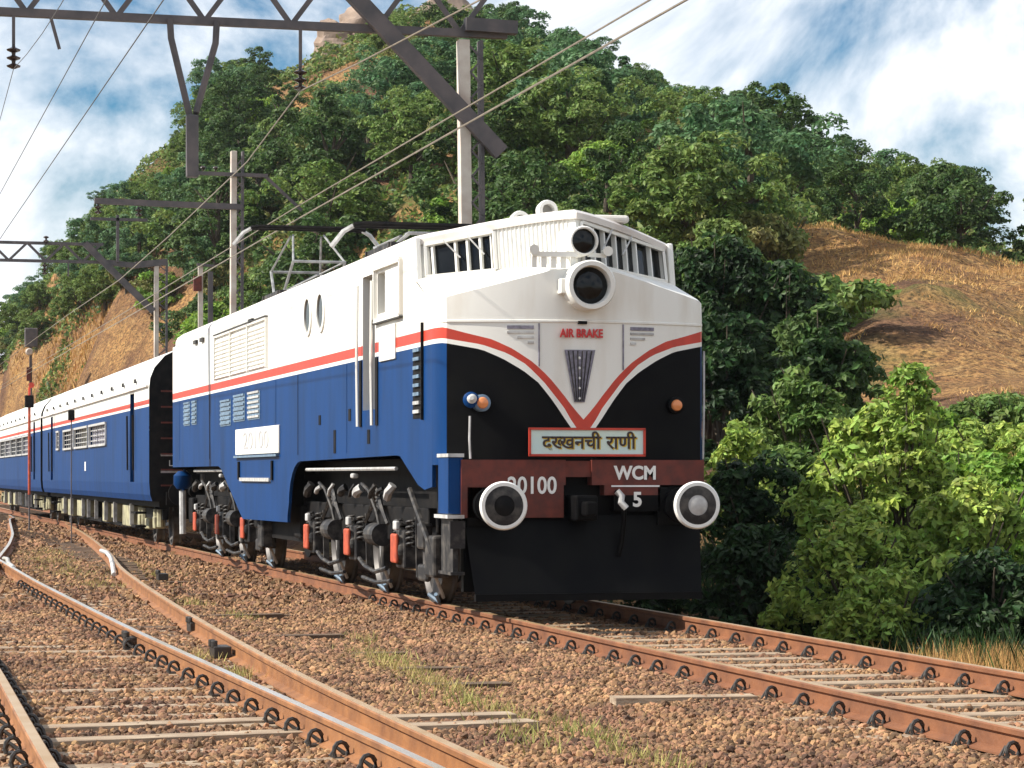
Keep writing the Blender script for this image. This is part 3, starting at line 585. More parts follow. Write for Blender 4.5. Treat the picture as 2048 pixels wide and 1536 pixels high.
text('air_brake_lettering', 'AIR BRAKE', LETR, LOCO, (-.025, -.018, 2.80), FRONT, .115, sx=.80, bold=.004)
MB().box((-.06, -.03, 2.895), (.03, 0, 2.925)).build('nose_latch', DARK, LOCO)
# marker lamps
for x, z in ((-1.01, 2.11), (1.0, 2.10)):
    ml = MB().lathe((x, ny(x) + .02, z), (0, -1, 0), [(.085, 0), (.085, .10), (.07, .11)], 20).build('marker_lamp', BLACK if x > 0 else GRILLE, LOCO, smooth=True)
    MB().lathe((x, ny(x) - .085, z), (0, -1, 0), [(.06, 0), (.05, .03), (.02, .045)], 18).build('lamp_lens', LENS, ml, smooth=True)
bl = MB().lathe((-1.09, ny(1.09) + .02, 2.14), (-.3, -1, 0), [(.08, 0), (.08, .12), (.05, .14)], 18).build('marker_lamp', BLUE, LOCO, smooth=True)
MB().lathe((-1.12, ny(1.09) - .12, 2.15), (-.3, -1, .2), [(.05, 0), (.02, .03)], 14).build('lamp_lens', PALE, bl, smooth=True)
MB().tube([(-1.13, .12, 1.98), (-1.14, .10, 1.75), (-1.13, .1, 1.56)], .012, 6).build('lamp_conduit', PALE, LOCO)
MB().tube([(1.365, .33, 1.56), (1.375, .33, 2.1), (1.375, .33, 2.66)], .012, 6).build('corner_conduit', PALE, LOCO)
# headboard
hb = MB().box((-.58, -.10, 1.60), (.60, -.07, 1.85)).build('headboard', BOARD, LOCO)
m = MB()
for a, b in (((-.59, 1.595), (.61, 1.595)), ((.60, 1.595), (.60, 1.855)), ((.61, 1.855), (-.59, 1.855)), ((-.58, 1.855), (-.58, 1.595))): m.bar((a[0], -.105, a[1]), (b[0], -.105, b[1]), .022, .02, up=(0, -1, 0))
m.build('board_frame', RED, hb)
def devanagari(mats, dx, y, dz):
    # the half form of kha is cut from the full letter (its right stem is left off)
    x = -.455
    for k, (w, keep) in enumerate((('द', 1), ('ख', .62), ('खनची', 1), ('राणी', 1))):
        o = text('headboard_lettering', w, mats, hb, (0, 0, 0), FRONT, .185, bold=.003, align='LEFT'); me = o.data
        xs = [v.co.x for v in me.vertices]; x0, x1 = min(xs), max(xs)
        if keep < 1:
            bm = bmesh.new(); bm.from_mesh(me); cut = x0 + (x1 - x0) * keep
            bmesh.ops.bisect_plane(bm, geom=bm.verts[:] + bm.edges[:] + bm.faces[:], plane_co=(cut, 0, 0), plane_no=(1, 0, 0), clear_outer=True); bm.to_mesh(me); bm.free(); x1 = cut
        me.transform(Matrix.Translation((x - x0 + dx, y, 1.718 + dz))); x += x1 - x0 - (.012 if k < 2 else -.05)
devanagari(LETY, .012, -.1015, -.008); devanagari(LETK, 0, -.104, 0)
MB().box((-.3, -.07, 1.62), (-.2, .05, 1.66)).build('board_bracket', BLACK, hb); MB().box((.2, -.07, 1.62), (.3, .05, 1.66)).build('board_bracket', BLACK, hb)
# buffer beam
bb = MB().box((-1.26, -.06, 1.30), (-.20, .10, 1.55)); bb.box((.07, -.06, 1.30), (1.24, .10, 1.55)); bb.box((-.20, -.03, 1.38), (.07, .10, 1.54)); bb.box((-1.26, -.055, .98), (-.22, .10, 1.30)); bb.box((.20, -.055, 1.20), (.78, .10, 1.30))
beam = bb.build('buffer_beam', BEAM, LOCO)
text('number_lettering', '20100', LETW, beam, (-.545, -.063, 1.29), FRONT, .235, sx=.86, bold=.004)
text('class_lettering', 'WCM', LETW, beam, (.52, -.064, 1.415), FRONT, .185, sx=.93, bold=.006)
text('class_lettering', '5', LETW, beam, (.54, -.064, 1.15), FRONT, .20, bold=.006)
MB().box((.27, -.068, 1.282), (.77, -.06, 1.298)).build('class_bar', LETW, beam)
MB().box((.30, -.055, 1.04), (.78, .08, 1.20)).build('class_plate', BLACK, beam)
for x in (-.9775, .9775):
    bf = MB().lathe((x, -.06, 1.105), (0, -1, 0), [(.17, 0), (.17, .08), (.115, .09), (.11, .36), (.09, .37), (.085, .5)], 28).build('buffer', BLACK, LOCO, smooth=True)
    MB().lathe((x, -.62, 1.105), (0, -1, 0), [(.03, -.12), (.10, -.10), (.20, -.07), (.235, -.03), (.235, -.005), (.222, .012), (.19, .012)], 40, cap0=False, cap1=False).build('buffer_rim', LETW, bf, smooth=True)
    MB().lathe((x, -.62, 1.105), (0, -1, 0), [(.192, -.002), (.192, .006), (.15, .016), (.10, .022)], 40, cap0=False, cap1=False).build('buffer_face', GREASE, bf, smooth=True)
    MB().lathe((x, -.62, 1.105), (0, -1, 0), [(.105, .015), (.06, .028), (.001, .032)], 30, cap0=False).build('buffer_centre', DARK if x < 0 else PALE, bf, smooth=True)
    MB().box((x - .22, -.055, .90), (x + .22, .06, 1.28)).build('buffer_plate', BLACK, bf)
# coupler, hoses, cowcatcher, steps
MB().box((-.16, -.30, .95), (.06, .2, 1.2)).box((-.11, -.48, 1.0), (.0, -.28, 1.14)).build('coupler_hook', BLACK, LOCO, bevel=.02)
hs = MB().tube([(.33, -.06, 1.23), (.33, -.16, 1.20), (.36, -.19, 1.10), (.37, -.16, .95), (.36, -.12, .75), (.33, -.1, .6)], .028, 8).build('brake_hose', BLACK, LOCO, smooth=True)
MB().tube([(.30, -.15, 1.24), (.345, -.17, 1.19), (.33, -.19, 1.13), (.38, -.20, 1.07)], .035, 8).build('hose_cock', PALE, hs, smooth=True)
cc = MB(); cc.add([(-1.22, .02, 1.0), (1.22, .02, 1.0), (1.16, -.22, .22), (-1.16, -.22, .22)], [(0, 1, 2, 3)]); cc.box((-1.16, -.24, .17), (1.16, -.18, .24))
cc.build('cowcatcher', BLACK, LOCO)
MB().box((-1.2, .1, .25), (1.2, .2, 1.45)).build('cowcatcher', BLACK, LOCO)
for sg in (-1,):
    st = MB().box((sg * 1.31, -.02, 1.02), (sg * 1.38, .42, 1.57)).box((sg * 1.24, -.03, 1.02), (sg * 1.38, .0, 1.57)).build('step_column', BLUE, LOCO)
    MB().box((sg * 1.23, -.05, 1.575), (sg * 1.39, .44, 1.61)).build('step_plate', PALE, st); MB().box((sg * 1.23, -.06, .975), (sg * 1.40, .52, 1.01)).build('step_plate', PALE, st)
    MB().box((sg * 1.28, .0, .45), (sg * 1.33, .5, .97)).box((sg * 1.22, -.04, .42), (sg * 1.36, .5, .45)).box((sg * 1.22, -.05, .68), (sg * 1.37, .0, .95)).build('step_bracket', GREASE, st)
# roof fittings
for x, y in ((.0, 2.45), (.0, 1.35)):
    MB().cyl((x, y, 4.02), (x, y, 4.10), .06, n=10).lathe((x, y + .08, 4.16), (0, -1, 0), [(.10, 0), (.11, .1), (.10, .15), (.065, .15), (.06, .05)], 20, cap1=False).build('roof_ventilator', WHITE, LOCO, smooth=True)
MB().box((-.35, 4.3, 4.02), (.25, 5.4, 4.22)).build('roof_box', WHITE, LOCO, bevel=.03)
MB().box((.35, .85, 4.0), (.75, 1.35, 4.08)).build('roof_box', WHITE, LOCO, bevel=.03)
mat('pantograph_steel', (0.30, 0.31, 0.31), 0.5, base2=(0.14, 0.14, 0.14), scale=6)
for y, zh in ((15.5, 5.30), (7.2, 4.54)):
    pg = MB(); zb = 4.22
    for x in (-.55, .55):
        pg.cyl((x, y + .7, 4.0), (x, y + .7, zb), .07, n=10); pg.cyl((x, y - .7, 4.0), (x, y - .7, zb), .07, n=10)
    base = pg.build('pantograph', INSUL, LOCO)
    fr = MB()
    for x in (-.55, .55): fr.bar((x, y - .8, zb + .03), (x, y + .8, zb + .03), .06)
    for d in (-.7, .7): fr.bar((-.6, y + d, zb + .03), (.6, y + d, zb + .03), .06)
    fr.build('base_frame', GREASE, base)
    zm = zb + (zh - zb) * .45; w = 1.05
    ar = MB()
    for x in (-.45, .45):
        for d in (-1, 1):
            ar.tube([(x, y + d * .45, zb + .05), (x * .9, y + d * w, zm)], .024, 6); ar.tube([(x * .9, y + d * w, zm), (x * .55, y + d * .12, zh - .1)], .018, 6)
    for d in (-1, 1):
        ar.tube([(-.42, y + d * w, zm), (.42, y + d * w, zm)], .024, 6); ar.tube([(-.45, y + d * .45, zb + .05), (.40, y + d * w, zm)], .014, 5)
    ar.build('arm_frame', MATS['pantograph_steel'], base)
    hd = MB()
    for d in (-.14, .14): hd.tube([(-.92, y + d, zh + .0), (-.8, y + d, zh + .02), (.8, y + d, zh + .02), (.92, y + d, zh)], .035, 6)
    hd.build('pan_head', DARK, base)
    for s in (-1, 1):
        hn = MB(); hn.tube([(s * .90, y, zh), (s * 1.02, y, zh - .07), (s * 1.18, y, zh - .27)], .035, 6)
        hn.build('pan_horn', PALE, base)
m = MB(); m.tube([(.2, 7.6, 4.35), (.2, 10, 4.42), (.2, 14.6, 4.35)], .02, 6)
m.build('roof_busbar', GREASE, LOCO)
for y in (8.5, 11.0, 13.5): MB().lathe((.2, y, 4.02), (0, 0, 1), [(.05, 0), (.09, .06), (.05, .1), (.09, .16), (.05, .2), (.09, .26), (.04, .36)], 14).build('roof_insulator', INSUL, LOCO)
# bogies
WHE = mat('wheel_steel', (0.05, 0.045, 0.042), 0.5, base2=(0.11, 0.10, 0.095), scale=6, metal=0.4)
def bogie(ws):
    yc = sum(ws) / 3; bg_ = MB()
    for sg in (-1, 1):
        bg_.bar((sg * 1.08, ws[0] - 1.0, .95), (sg * 1.08, ws[2] + 1.0, .95), .10, .20)
        for a, b in zip(ws[:-1], ws[1:]): bg_.bar((sg * 1.08, (a + b) / 2 - .5, .80), (sg * 1.08, (a + b) / 2 + .5, .80), .09, .26)
    for y in (ws[0] - .95, (ws[0] + ws[1]) / 2, (ws[1] + ws[2]) / 2, ws[2] + .95): bg_.box((-1.05, y - .12, .75), (1.05, y + .12, 1.0))
    B = bg_.build('bogie', DARK, LOCO, bevel=.015)
    for sg in (-1, 1): MB().box((sg * .90, ws[0] - 1.25, .62), (sg * .94, ws[2] + 1.2, 1.46)).build('shade_plate', DARK, B)  # dark sheets added to stand in for the shade inside the wheel arches
    for y in ws:
        for sg in (-1, 1):
            MB().lathe((sg * .72, y, .545), (sg, 0, 0), [(.58, -.03), (.58, 0), (.545, .02), (.54, .13), (.50, .135), (.46, .09), (.20, .06), (.18, .12), (.10, .13)], 40).build('wheel', WHE, B, smooth=True)
            MB().box((sg * 1.02, y - .20, .38), (sg * 1.22, y + .20, .80)).lathe((sg * 1.2, y, .58), (sg, 0, 0), [(.17, 0), (.16, .06), (.12, .09)], 20).build('axle_box', GREASE, B, bevel=.02)
            MB().box((sg * 1.26, y - .14, .44), (sg * 1.30, y + .14, .76)).build('axle_box_cover', ORANGE, B, bevel=.03)
            MB().box((sg * 1.24, y - .10, .80), (sg * 1.29, y + .06, .90)).build('oil_cup', PALE, B, bevel=.015)
            for d in (-.32, .32): MB().tube([(sg * 1.16 + .055 * math.cos(t), y + d + .055 * math.sin(t), .62 + .30 * t / 31.4) for t in np.linspace(0, 31.4, 61)], .016, 5).build('coil_spring', GREASE, B)
            MB().tube([(sg * .98, y - .55, .62), (sg * .95, y - .50, .34), (sg * .80, y - .30, .07)], .022, 6).build('sand_pipe', PALE, B)
            MB().tube([(sg * .92, y - .10, .10), (sg * .83, y - .22, .02), (sg * .90, y - .36, .11)], .022, 6).build('rail_guard', GRILLE, B)
            MB().bar((sg * 1.10, y - .45, .30), (sg * 1.10, y - .38, .95), .05, .07).build('brake_hanger', GREASE, B)
            MB().box((sg * .86, y - .62, .30), (sg * .98, y - .50, .66)).build('brake_block', GREASE, B, bevel=.02)
    for sg in (-1, 1):
        for a, b in zip(ws[:-1], ws[1:]):
            c = (a + b) / 2
            lsp = MB()
            for k in range(5):
                L_ = .62 - .09 * k; lsp.tube([(sg * 1.20, c - L_, .98 + .045 * k - .13), (sg * 1.20, c - L_ / 2, 1.05 + .045 * k - .05), (sg * 1.20, c, 1.08 + .045 * k - .02), (sg * 1.20, c + L_ / 2, 1.05 + .045 * k - .05), (sg * 1.20, c + L_, .98 + .045 * k - .13)], .022, 4)
            lsp.build('leaf_spring', GREASE, B)
            MB().cyl((sg * 1.18, c - .25, .72), (sg * 1.18, c + .25, .72), .13, n=16).build('brake_cylinder', GREASE, B)
            MB().tube([(sg * 1.24, c - .75, .36), (sg * 1.26, c - .2, .30), (sg * 1.25, c + .4, .34), (sg * 1.24, c + .8, .42)], .026, 6).build('brake_rigging', GREASE, B)
            MB().tube([(sg * 1.2, c - .8, .22), (sg * 1.2, c, .17), (sg * 1.2, c + .8, .2)], .025, 6).build('brake_rigging', GREASE, B)
            MB().tube([(sg * 1.28, c + .45, 1.30), (sg * 1.27, c + .1, 1.22), (sg * 1.22, c - .1, .98), (sg * 1.2, c - .2, .80)], .022, 6).build('air_pipe', GREASE, B)
    for sg in (-1, 1):
        for k, dy in enumerate((-2.5, -1.95, -1.55, -.75, -.35, .2, 1.0, 1.85, 2.5)):
            MB().tube([(sg * 1.26, yc + dy - .04, 1.29 - .04 * (k % 2)), (sg * 1.30, yc + dy, 1.22), (sg * 1.29, yc + dy + .12, 1.15 + .03 * (k % 2))], (.05, .022, .03, .055, .02)[k % 5], 7).build('sun_spot_pipe', PALE if k in (0, 3, 6, 7) else GREASE, B, smooth=True)  # pale bits stand in for sunlit spots showing under the body
        MB().tube([(sg * 1.30, yc - 2.9, 1.47), (sg * 1.30, yc, 1.47), (sg * 1.30, yc + 2.6, 1.47)], .022, 6).build('air_pipe', PALE, B)
        MB().box((sg * 1.22, yc - .45, 1.36), (sg * 1.30, yc - .3, 1.42)).build('lifting_lug', PALE, B, bevel=.02)
        MB().box((sg * 1.15, ws[0] - 1.3, .62), (sg * 1.26, ws[0] - 1.0, .90)).build('slack_adjuster', GREASE, B, bevel=.03)
        MB().box((sg * 1.15, ws[0] - 1.25, .28), (sg * 1.22, ws[0] - .85, .46)).build('brake_shoe', GREASE, B, bevel=.03)
        MB().tube([(sg * 1.32, ws[0] - .95, 1.25), (sg * 1.31, ws[0] - 1.35, .98), (sg * 1.30, ws[0] - 1.75, .72), (sg * 1.28, ws[0] - 1.8, .6)], .03, 6).build('sand_delivery_pipe', GREASE, B)
        MB().box((sg * 1.12, ws[0] - 1.95, .35), (sg * 1.30, ws[0] - 1.55, .78)).build('sand_box', GREASE, B, bevel=.03)
        MB().box((sg * 1.0, ws[2] + .8, .55), (sg * 1.22, ws[2] + 1.3, 1.0)).build('sand_box', DARK, B, bevel=.03)
bogie([2.95, 5.65, 8.40]); bogie([13.9, 16.6, 19.3])
MB().box((-1.15, 9.3, .5), (1.15, 13.0, 1.45)).build('equipment_box', DARK, LOCO)
tr_ = MB().tube([(-1.25, 20.9, 1.5), (-1.27, 21.0, .9)], .03, 6).lathe((-1.3, 20.8, 1.15), (0, 0, 1), [(.10, 0), (.16, .08), (.16, .24), (.08, .32)], 14).build('rear_tank', BLUE, LOCO, smooth=True)
MB().tube([(-1.3, 20.8, 1.12), (-1.3, 20.75, .35)], .06, 8).build('rear_pipe', PALE, LOCO)
for x in (-.9775, .9775): MB().lathe((x, YR, 1.105), (0, 1, 0), [(.12, 0), (.10, .4), (.22, .42), (.22, .5)], 20).build('buffer', BLACK, LOCO, smooth=True)

# ------------------------------------------------------------------ coaches
def coach(y0, y1, label, wins, door_ys, first):
    C_ = thing('railway_coach', label, 'railway coach', (0, (y0 + y1) / 2, 0), 'blue and white coaches behind the locomotive')
    XC = 1.52; zb = .9
    prof = [(1.46, zb), (1.50, 1.02), (XC, 1.25)]; up = [(XC, 3.05), (1.50, 3.25), (1.42, 3.45), (1.22, 3.68), (.9, 3.84), (.45, 3.93), (0, 3.95)]
    for sg in (-1, 1):
        f = lambda u, v, ins, sg=sg: (sg * (XC - ins), u, v)
        mf = lambda u, v: 1 if v < ZW else (0 if v < ZR else (2 if v < ZT - .02 else 0))
        m = MB(); back = []
        holes = [(a, b, z0, z1) for a, b, z0, z1 in wins] + [(d - .38, d + .38, 1.26, 3.04) for d in door_ys]
        holed(f, [y0, y1], [1.25, ZW, ZR, ZT - .02, 3.05], holes, .07, m, mf, back=back)
        m.grid([[(sg * x, y0, z) for x, z in prof], [(sg * x, y1, z) for x, z in prof]], mi=1)
        w = m.build('side_wall', [WHITE, BLUE, RED], C_)
        for i, c in enumerate(back):
            if i < len(wins):
                MB().add(c, [(0, 1, 2, 3)]).build('window_pane', GLASS if i % 3 else FADE, w)
                a, b, z0, z1 = wins[i]; br = MB(); x = sg * (XC - .02)
                for z in np.linspace(z0, z1, 5)[1:-1]: br.bar((x, a, z), (x, b, z), .02, .02)
                for y in np.linspace(a, b, max(3, int((b - a) / .45)))[1:-1]: br.bar((x, y, z0), (x, y, z1), .025, .02)
                br.build('window_bars', PALE, w)
                fm = MB()
                for p, q in (((a, z0), (b, z0)), ((b, z0), (b, z1)), ((b, z1), (a, z1)), ((a, z1), (a, z0))): fm.bar((sg * (XC + .01), *p), (sg * (XC + .01), *q), .07, .05)
                fm.build('window_frame', PALE, w)
            else:
                d = MB().add(c, [(0, 1, 2, 3)]); d.build('door', BLUE if i % 2 else DARK, w)
        for d in door_ys:
            for e in (-.52, .52): MB().tube([(sg * (XC + .04), d + e, 1.5), (sg * (XC + .05), d + e, 2.6)], .02, 6).build('handrail', DARK, C_)
            MB().box((sg * 1.28, d - .4, .35), (sg * 1.5, d + .4, .39)).build('footboard', DARK, C_); MB().box((sg * 1.28, d - .4, .62), (sg * 1.5, d + .4, .66)).build('footboard', DARK, C_)
        MB().box((sg * XC, y0 + .1, 3.09), (sg * (XC + .05), y1 - .1, 3.12)).build('rain_gutter', ROOFM, C_)
        for y in np.arange(y0 + 2.2, y1 - 1, 2.3): MB().box((sg * XC, y, 3.28 - .05), (sg * (XC + .03), y + .22, 3.36 - .05)).build('vent_flap', GREASE, C_)
    ra = [(-x, z) for x, z in up] + [(x, z) for x, z in up[-2::-1]]
    m = MB(); m.grid([[(x, y, z) for x, z in ra] for y in np.linspace(y0, y1, 8)]); m.build('roof', WHITE, C_, smooth=True, angle=50)
    for ye in (y0, y1):
        full = [(-x, z) for x, z in prof] + ra + [(x, z) for x, z in prof[::-1]]
        e = MB().add([(x * .995, ye + (.01 if ye == y0 else -.01), z) for x, z in full], [tuple(range(len(full)))]).build('end_wall', DARK, C_)  # dark end paint, with the shadow on the end also in the colour
        d = -.35 if ye == y0 else .35
        vb = MB()
        for k in range(5): vb.box((-.55, ye + d * k / 5, 1.1), (.55, ye + d * (k + .55) / 5, 3.1)); 
        vb.build('gangway_bellows', GREASE, C_)
        for x in (-.98, .98): MB().lathe((x, ye, 1.05), (0, d, 0), [(.12, 0), (.10, .3), (.22, .32), (.22, .38)], 18).build('buffer', DARK, C_)
        MB().bar((-1.2, ye + d * .1, .95), (1.2, ye + d * .1, .95), .12, .25).build('headstock', DARK, C_)
        rg = MB()
        for z in np.arange(1.2, 3.3, .3): rg.bar((-1.3, ye + d * .2, z), (-.9, ye + d * .2, z), .03)
        rg.build('end_ladder', BEAM, C_)
    MB().box((-1.3, y0 + .2, .78), (1.3, y1 - .2, .92)).build('underframe', DARK, C_)
    # underslung gear, cream boxes
    rr = random.Random(int(y0)); y = y0 + 5.2
    while y < y1 - 5:
        w = rr.choice([.5, .9, 1.3, 1.9]); h = rr.uniform(.3, .48)
        mt = CREAM if rr.random() < .8 else DARK
        for sg in (-1, 1): MB().box((sg * 1.28, y, .76 - h), (sg * .75, y + w, .76)).build('equipment_box', mt, C_, bevel=.02)
        MB().bar((-1.3, y - .15, .35), (-1.3, y - .15, .80), .06, .08).build('hanger', PALE, C_); y += w + rr.uniform(.5, 1.5)
    MB().bar((-1.1, y0 + 5, .30), (-1.1, y1 - 5, .30), .05, .08).build('truss_rod', DARK, C_)
    for yc in (y0 + 3.2, y1 - 3.2):
        b = MB()
        for sg in (-1, 1): b.bar((sg * 1.05, yc - 1.9, .62), (sg * 1.05, yc + 1.9, .62), .1, .2); 
        b.box((-1.05, yc - .2, .5), (1.05, yc + .2, .75)); B = b.build('bogie', DARK, C_)
        for dy in (-1.35, 1.35):
            for sg in (-1, 1):
                MB().lathe((sg * .74, yc + dy, .457), (sg, 0, 0), [(.49, -.03), (.457, .02), (.455, .13), (.38, .13), (.34, .08), (.1, .1)], 26).build('wheel', WHE, B)
                MB().box((sg * 1.0, yc + dy - .16, .34), (sg * 1.22, yc + dy + .16, .58)).build('axle_box', CREAM, B, bevel=.02)
                for e in (-.3, .3): MB().cyl((sg * 1.12, yc + dy + e, .38), (sg * 1.12, yc + dy + e, .72), .07, n=8).build('coil_spring', CREAM, B)
        for sg in (-1, 1): MB().box((sg * 1.08, yc - .35, .30), (sg * 1.2, yc + .35, .52)).build('bolster_spring', CREAM, B, bevel=.02)
    if first:
        e = -.012
        for j, (w, z) in enumerate(((.5, 1.78), (.36, 1.62), (.5, 1.46))):
            if j == 1: text('end_lettering', 'L P', LETW, C_, (-1.05, y0 - .03, z), FRONT, .16)
            else: MB().box((-1.05 - w / 2, y0 - .03, z - .02), (-1.05 + w / 2, y0 - .02, z + .02)).build('end_marking', PALE, C_)
        MB().box((-XC - .01, 37.2, 1.50), (-XC, 37.5, 1.72)).build('class_mark', LETW, C_)
    return C_
coach(24.05, 51.3, 'first coach behind the locomotive with barred pantry windows and a dark end wall', [(32.2, 36.2, 2.08, 2.56), (36.6, 40.2, 2.08, 2.56), (40.6, 43.6, 2.08, 2.56), (45.0, 45.9, 2.1, 2.58)], (27.0, 47.8), True)
coach(52.1, 79.3, 'second coach of the train with one long row of grey barred windows', [(57 + 3.1 * k, 59.9 + 3.1 * k, 2.07, 2.66) for k in range(6)], (54.8, 77), False)

# ------------------------------------------------------------------ overhead line structures
def lattice_mast(mb, x, y, z0, z1, w=.42, lean=0.0):
    """two-leg lattice mast: plain channel on the left, laced face to the right"""
    pass
def insulator(parent, p, n=3, axis=(0, 0, -1), r=.10):
    prof = [(.025, 0)]
    for k in range(n): prof += [(.03, .05 + .13 * k), (r, .09 + .13 * k), (r * .9, .11 + .13 * k), (.035, .14 + .13 * k)]
    return MB().lathe(p, axis, prof, 14).build('insulator', INSUL, parent, smooth=True)
def mast_parts(P_, x, y, z1, w=.42, lean=0.0, wl=.19, z0=-.6):
    L_ = x - w / 2 + wl / 2; Rr = x + w / 2 - .03
    f = lambda z: lean * (z - z0)
    MB().bar((L_ + f(z0), y, z0), (L_ + f(z1), y, z1), wl, .22, up=(0, -1, 0)).build('mast_leg', MASTP, P_, bevel=.01)  # left leg painted pale for the side the sun strikes
    MB().bar((Rr + f(z0), y, z0), (Rr + f(z1), y, z1), .055, .22, up=(0, -1, 0)).build('mast_leg', STEEL, P_)  # right leg painted dark for the side turned from the sun
    k = 0; z = z0
    while z < z1 - .25:
        a, b = (L_ + wl / 2 + f(z), Rr + f(z + .22)) if k % 2 == 0 else (Rr + f(z), L_ + wl / 2 + f(z + .22))
        MB().bar((a, y - .11, z), (b, y - .11, z + .22), .034, .015, up=(0, -1, 0)).build('lacing_bar', STEEL, P_); z += .22; k += 1
    MB().box((L_ - .2, y - .3, z0 - .2), (Rr + .2, y + .3, z0 + .35)).build('mast_footing', PALE, P_)
def truss_beam(P_, x0, x1, y, zb, zt_, pitch, chord=.13):
    for z in (zb, zt_): MB().bar((x0, y, z), (x1, y, z), chord, chord * 1.1, up=(0, -1, 0)).build('beam_chord', STEEL, P_)
    x = x1 - .1; k = 0
    while x > x0 + pitch:
        z0, z1 = (zb, zt_) if k % 2 else (zt_, zb)
        MB().bar((x, y - .02, z0), (x - pitch, y - .02, z1), .085, .05, up=(0, -1, 0)).build('beam_diagonal', STEEL, P_); x -= pitch; k += 1
GRP = 'overhead line gantries over the tracks'
G1 = thing('overhead_gantry', 'closest overhead line gantry, truss beam and thick brace above the locomotive', 'overhead gantry', (3.2, 17.3, -.6), GRP)
mast_parts(G1, 3.22, 17.3, 8.75, .42, -.012); mast_parts(G1, -10.0, 17.3, 8.95, .42)
truss_beam(G1, -10.2, 3.75, 17.3, 8.87, 9.85, .72)
MB().bar((.72, 17.16, 9.75), (3.62, 17.16, 6.85), .27, .16, up=(0, -1, 0)).build('knee_brace', STEEL, G1)
MB().bar((3.0, 17.2, 9.0), (3.9, 17.2, 8.98), .22, .2, up=(0, -1, 0)).build('beam_end_box', STEEL, G1)
m = MB(); m.tube([(-1.97, 17.2, 8.87), (-1.95, 17.2, 8.55), (-1.66, 17.2, 7.35), (-1.61, 17.2, 7.2)], .055, 8); m.tube([(-1.20, 17.2, 8.87), (-1.22, 17.2, 8.5), (-1.54, 17.2, 7.35), (-1.59, 17.2, 7.2)], .055, 8); m.build('drop_frame', STEEL, G1, smooth=True)
MB().box((-1.70, 17.1, 6.28), (-1.51, 17.3, 7.3)).build('drop_post', STEEL, G1, bevel=.02)
for x, zi in ((.20, 8.18), (-4.48, 8.35)):
    MB().bar((x, 17.25, 8.85), (x, 17.25, zi), .05, .05).build('hanger_rod', STEEL, G1); insulator(G1, (x, 17.25, zi), 3, r=.115)
MB().bar((-3.9, 17.25, 8.85), (-3.75, 17.25, 8.3), .05).build('hanger_rod', STEEL, G1)
G2 = thing('overhead_gantry', 'thin pale lattice mast with two dark cross arms behind the first coach', 'overhead gantry', (3.2, 45, -.6), GRP)
mast_parts(G2, 3.28, 45, 10.35, .36, .004, .16)
MB().bar((-.6, 44.9, 8.86), (3.45, 44.9, 8.80), .16, .14, up=(0, -1, 0)).build('cross_arm', STEEL, G2)
MB().bar((2.0, 44.85, 9.7), (4.15, 44.85, 9.68), .10, .1, up=(0, -1, 0)).build('cross_arm', STEEL, G2)
MB().bar((4.1, 44.85, 9.65), (5.1, 44.85, 8.75), .08, .08, up=(0, -1, 0)).build('arm_brace', STEEL, G2)
for x in (2.0, 2.35, 2.7): insulator(G2, (x, 44.85, 9.76), 1, (0, 0, 1), .08)
insulator(G2, (.6, 44.9, 8.74), 2); insulator(G2, (-.5, 44.9, 8.78), 2)
G3 = thing('overhead_gantry', 'far overhead gantry with lattice beam and sloping brace above the second coach', 'overhead gantry', (3.2, 63, -.6), GRP)
mast_parts(G3, 3.35, 63, 8.7, .46, .003, .15)
truss_beam(G3, -8, 1.4, 63, 8.72, 9.33, .62, .10)
MB().bar((1.3, 63, 8.74), (2.6, 63, 8.62), .18, .2, up=(0, -1, 0)).bar((2.5, 63, 8.65), (3.6, 63, 8.78), .22, .25, up=(0, -1, 0)).build('beam_end_box', STEEL, G3)
MB().bar((.75, 62.85, 9.35), (3.1, 62.85, 7.05), .22, .14, up=(0, -1, 0)).build('knee_brace', STEEL, G3)
MB().bar((1.88, 62.9, 8.72), (1.88, 62.9, 10.35), .10, .1).bar((.95, 62.9, 10.2), (2.9, 62.9, 10.2), .10, .10, up=(0, -1, 0)).build('switch_post', STEEL, G3)
insulator(G3, (-.55, 62.9, 9.3), 2, (0, 0, 1)); insulator(G3, (-.6, 62.9, 8.65), 3)
MB().bar((.2, 62.9, 8.7), (.2, 62.9, 8.2), .05).build('hanger_rod', STEEL, G3)
mast_parts(G3, -8.6, 63, 9.3, .46, 0, .15)
P4 = thing('lineside_post', 'short twin post with a pink box standing between two overhead masts', 'post', (3.2, 51, -.6))
MB().bar((3.12, 51, -.6), (3.12, 51, 7.7), .10, .14).build('post_leg', MASTP, P4); MB().bar((3.42, 51, -.6), (3.42, 51, 7.5), .12, .14).build('post_leg', STEEL, P4); MB().box((2.9, 50.85, 6.9), (3.14, 51, 7.35)).build('relay_box', BEAM, P4)
MB().bar((3.0, 50.9, 7.7), (3.6, 50.9, 7.65), .08).build('post_cap', STEEL, P4)
SG = thing('railway_signal', 'dark railway signal head with pink lamp on a post above the second coach', 'signal', (3.2, 125, -.6))
MB().bar((3.2, 125, -.6), (3.2, 125, 8.9), .16).build('signal_post', STEEL, SG); MB().box((2.85, 124.7, 8.9), (3.6, 125.1, 10.0)).build('signal_head', STEEL, SG, bevel=.05); MB().lathe((3.1, 124.6, 8.6), (0, -1, 0), [(.22, -.2), (.22, 0), (.16, .06)], 14).build('signal_lamp', MASTP, SG); MB().box((2.95, 124.7, 6.9), (3.2, 124.95, 7.7)).build('signal_plate', BEAM, SG)
PO = thing('marker_post', 'orange pole with black cap box in front of the second coach', 'post', (-2.2, 47, -.2))
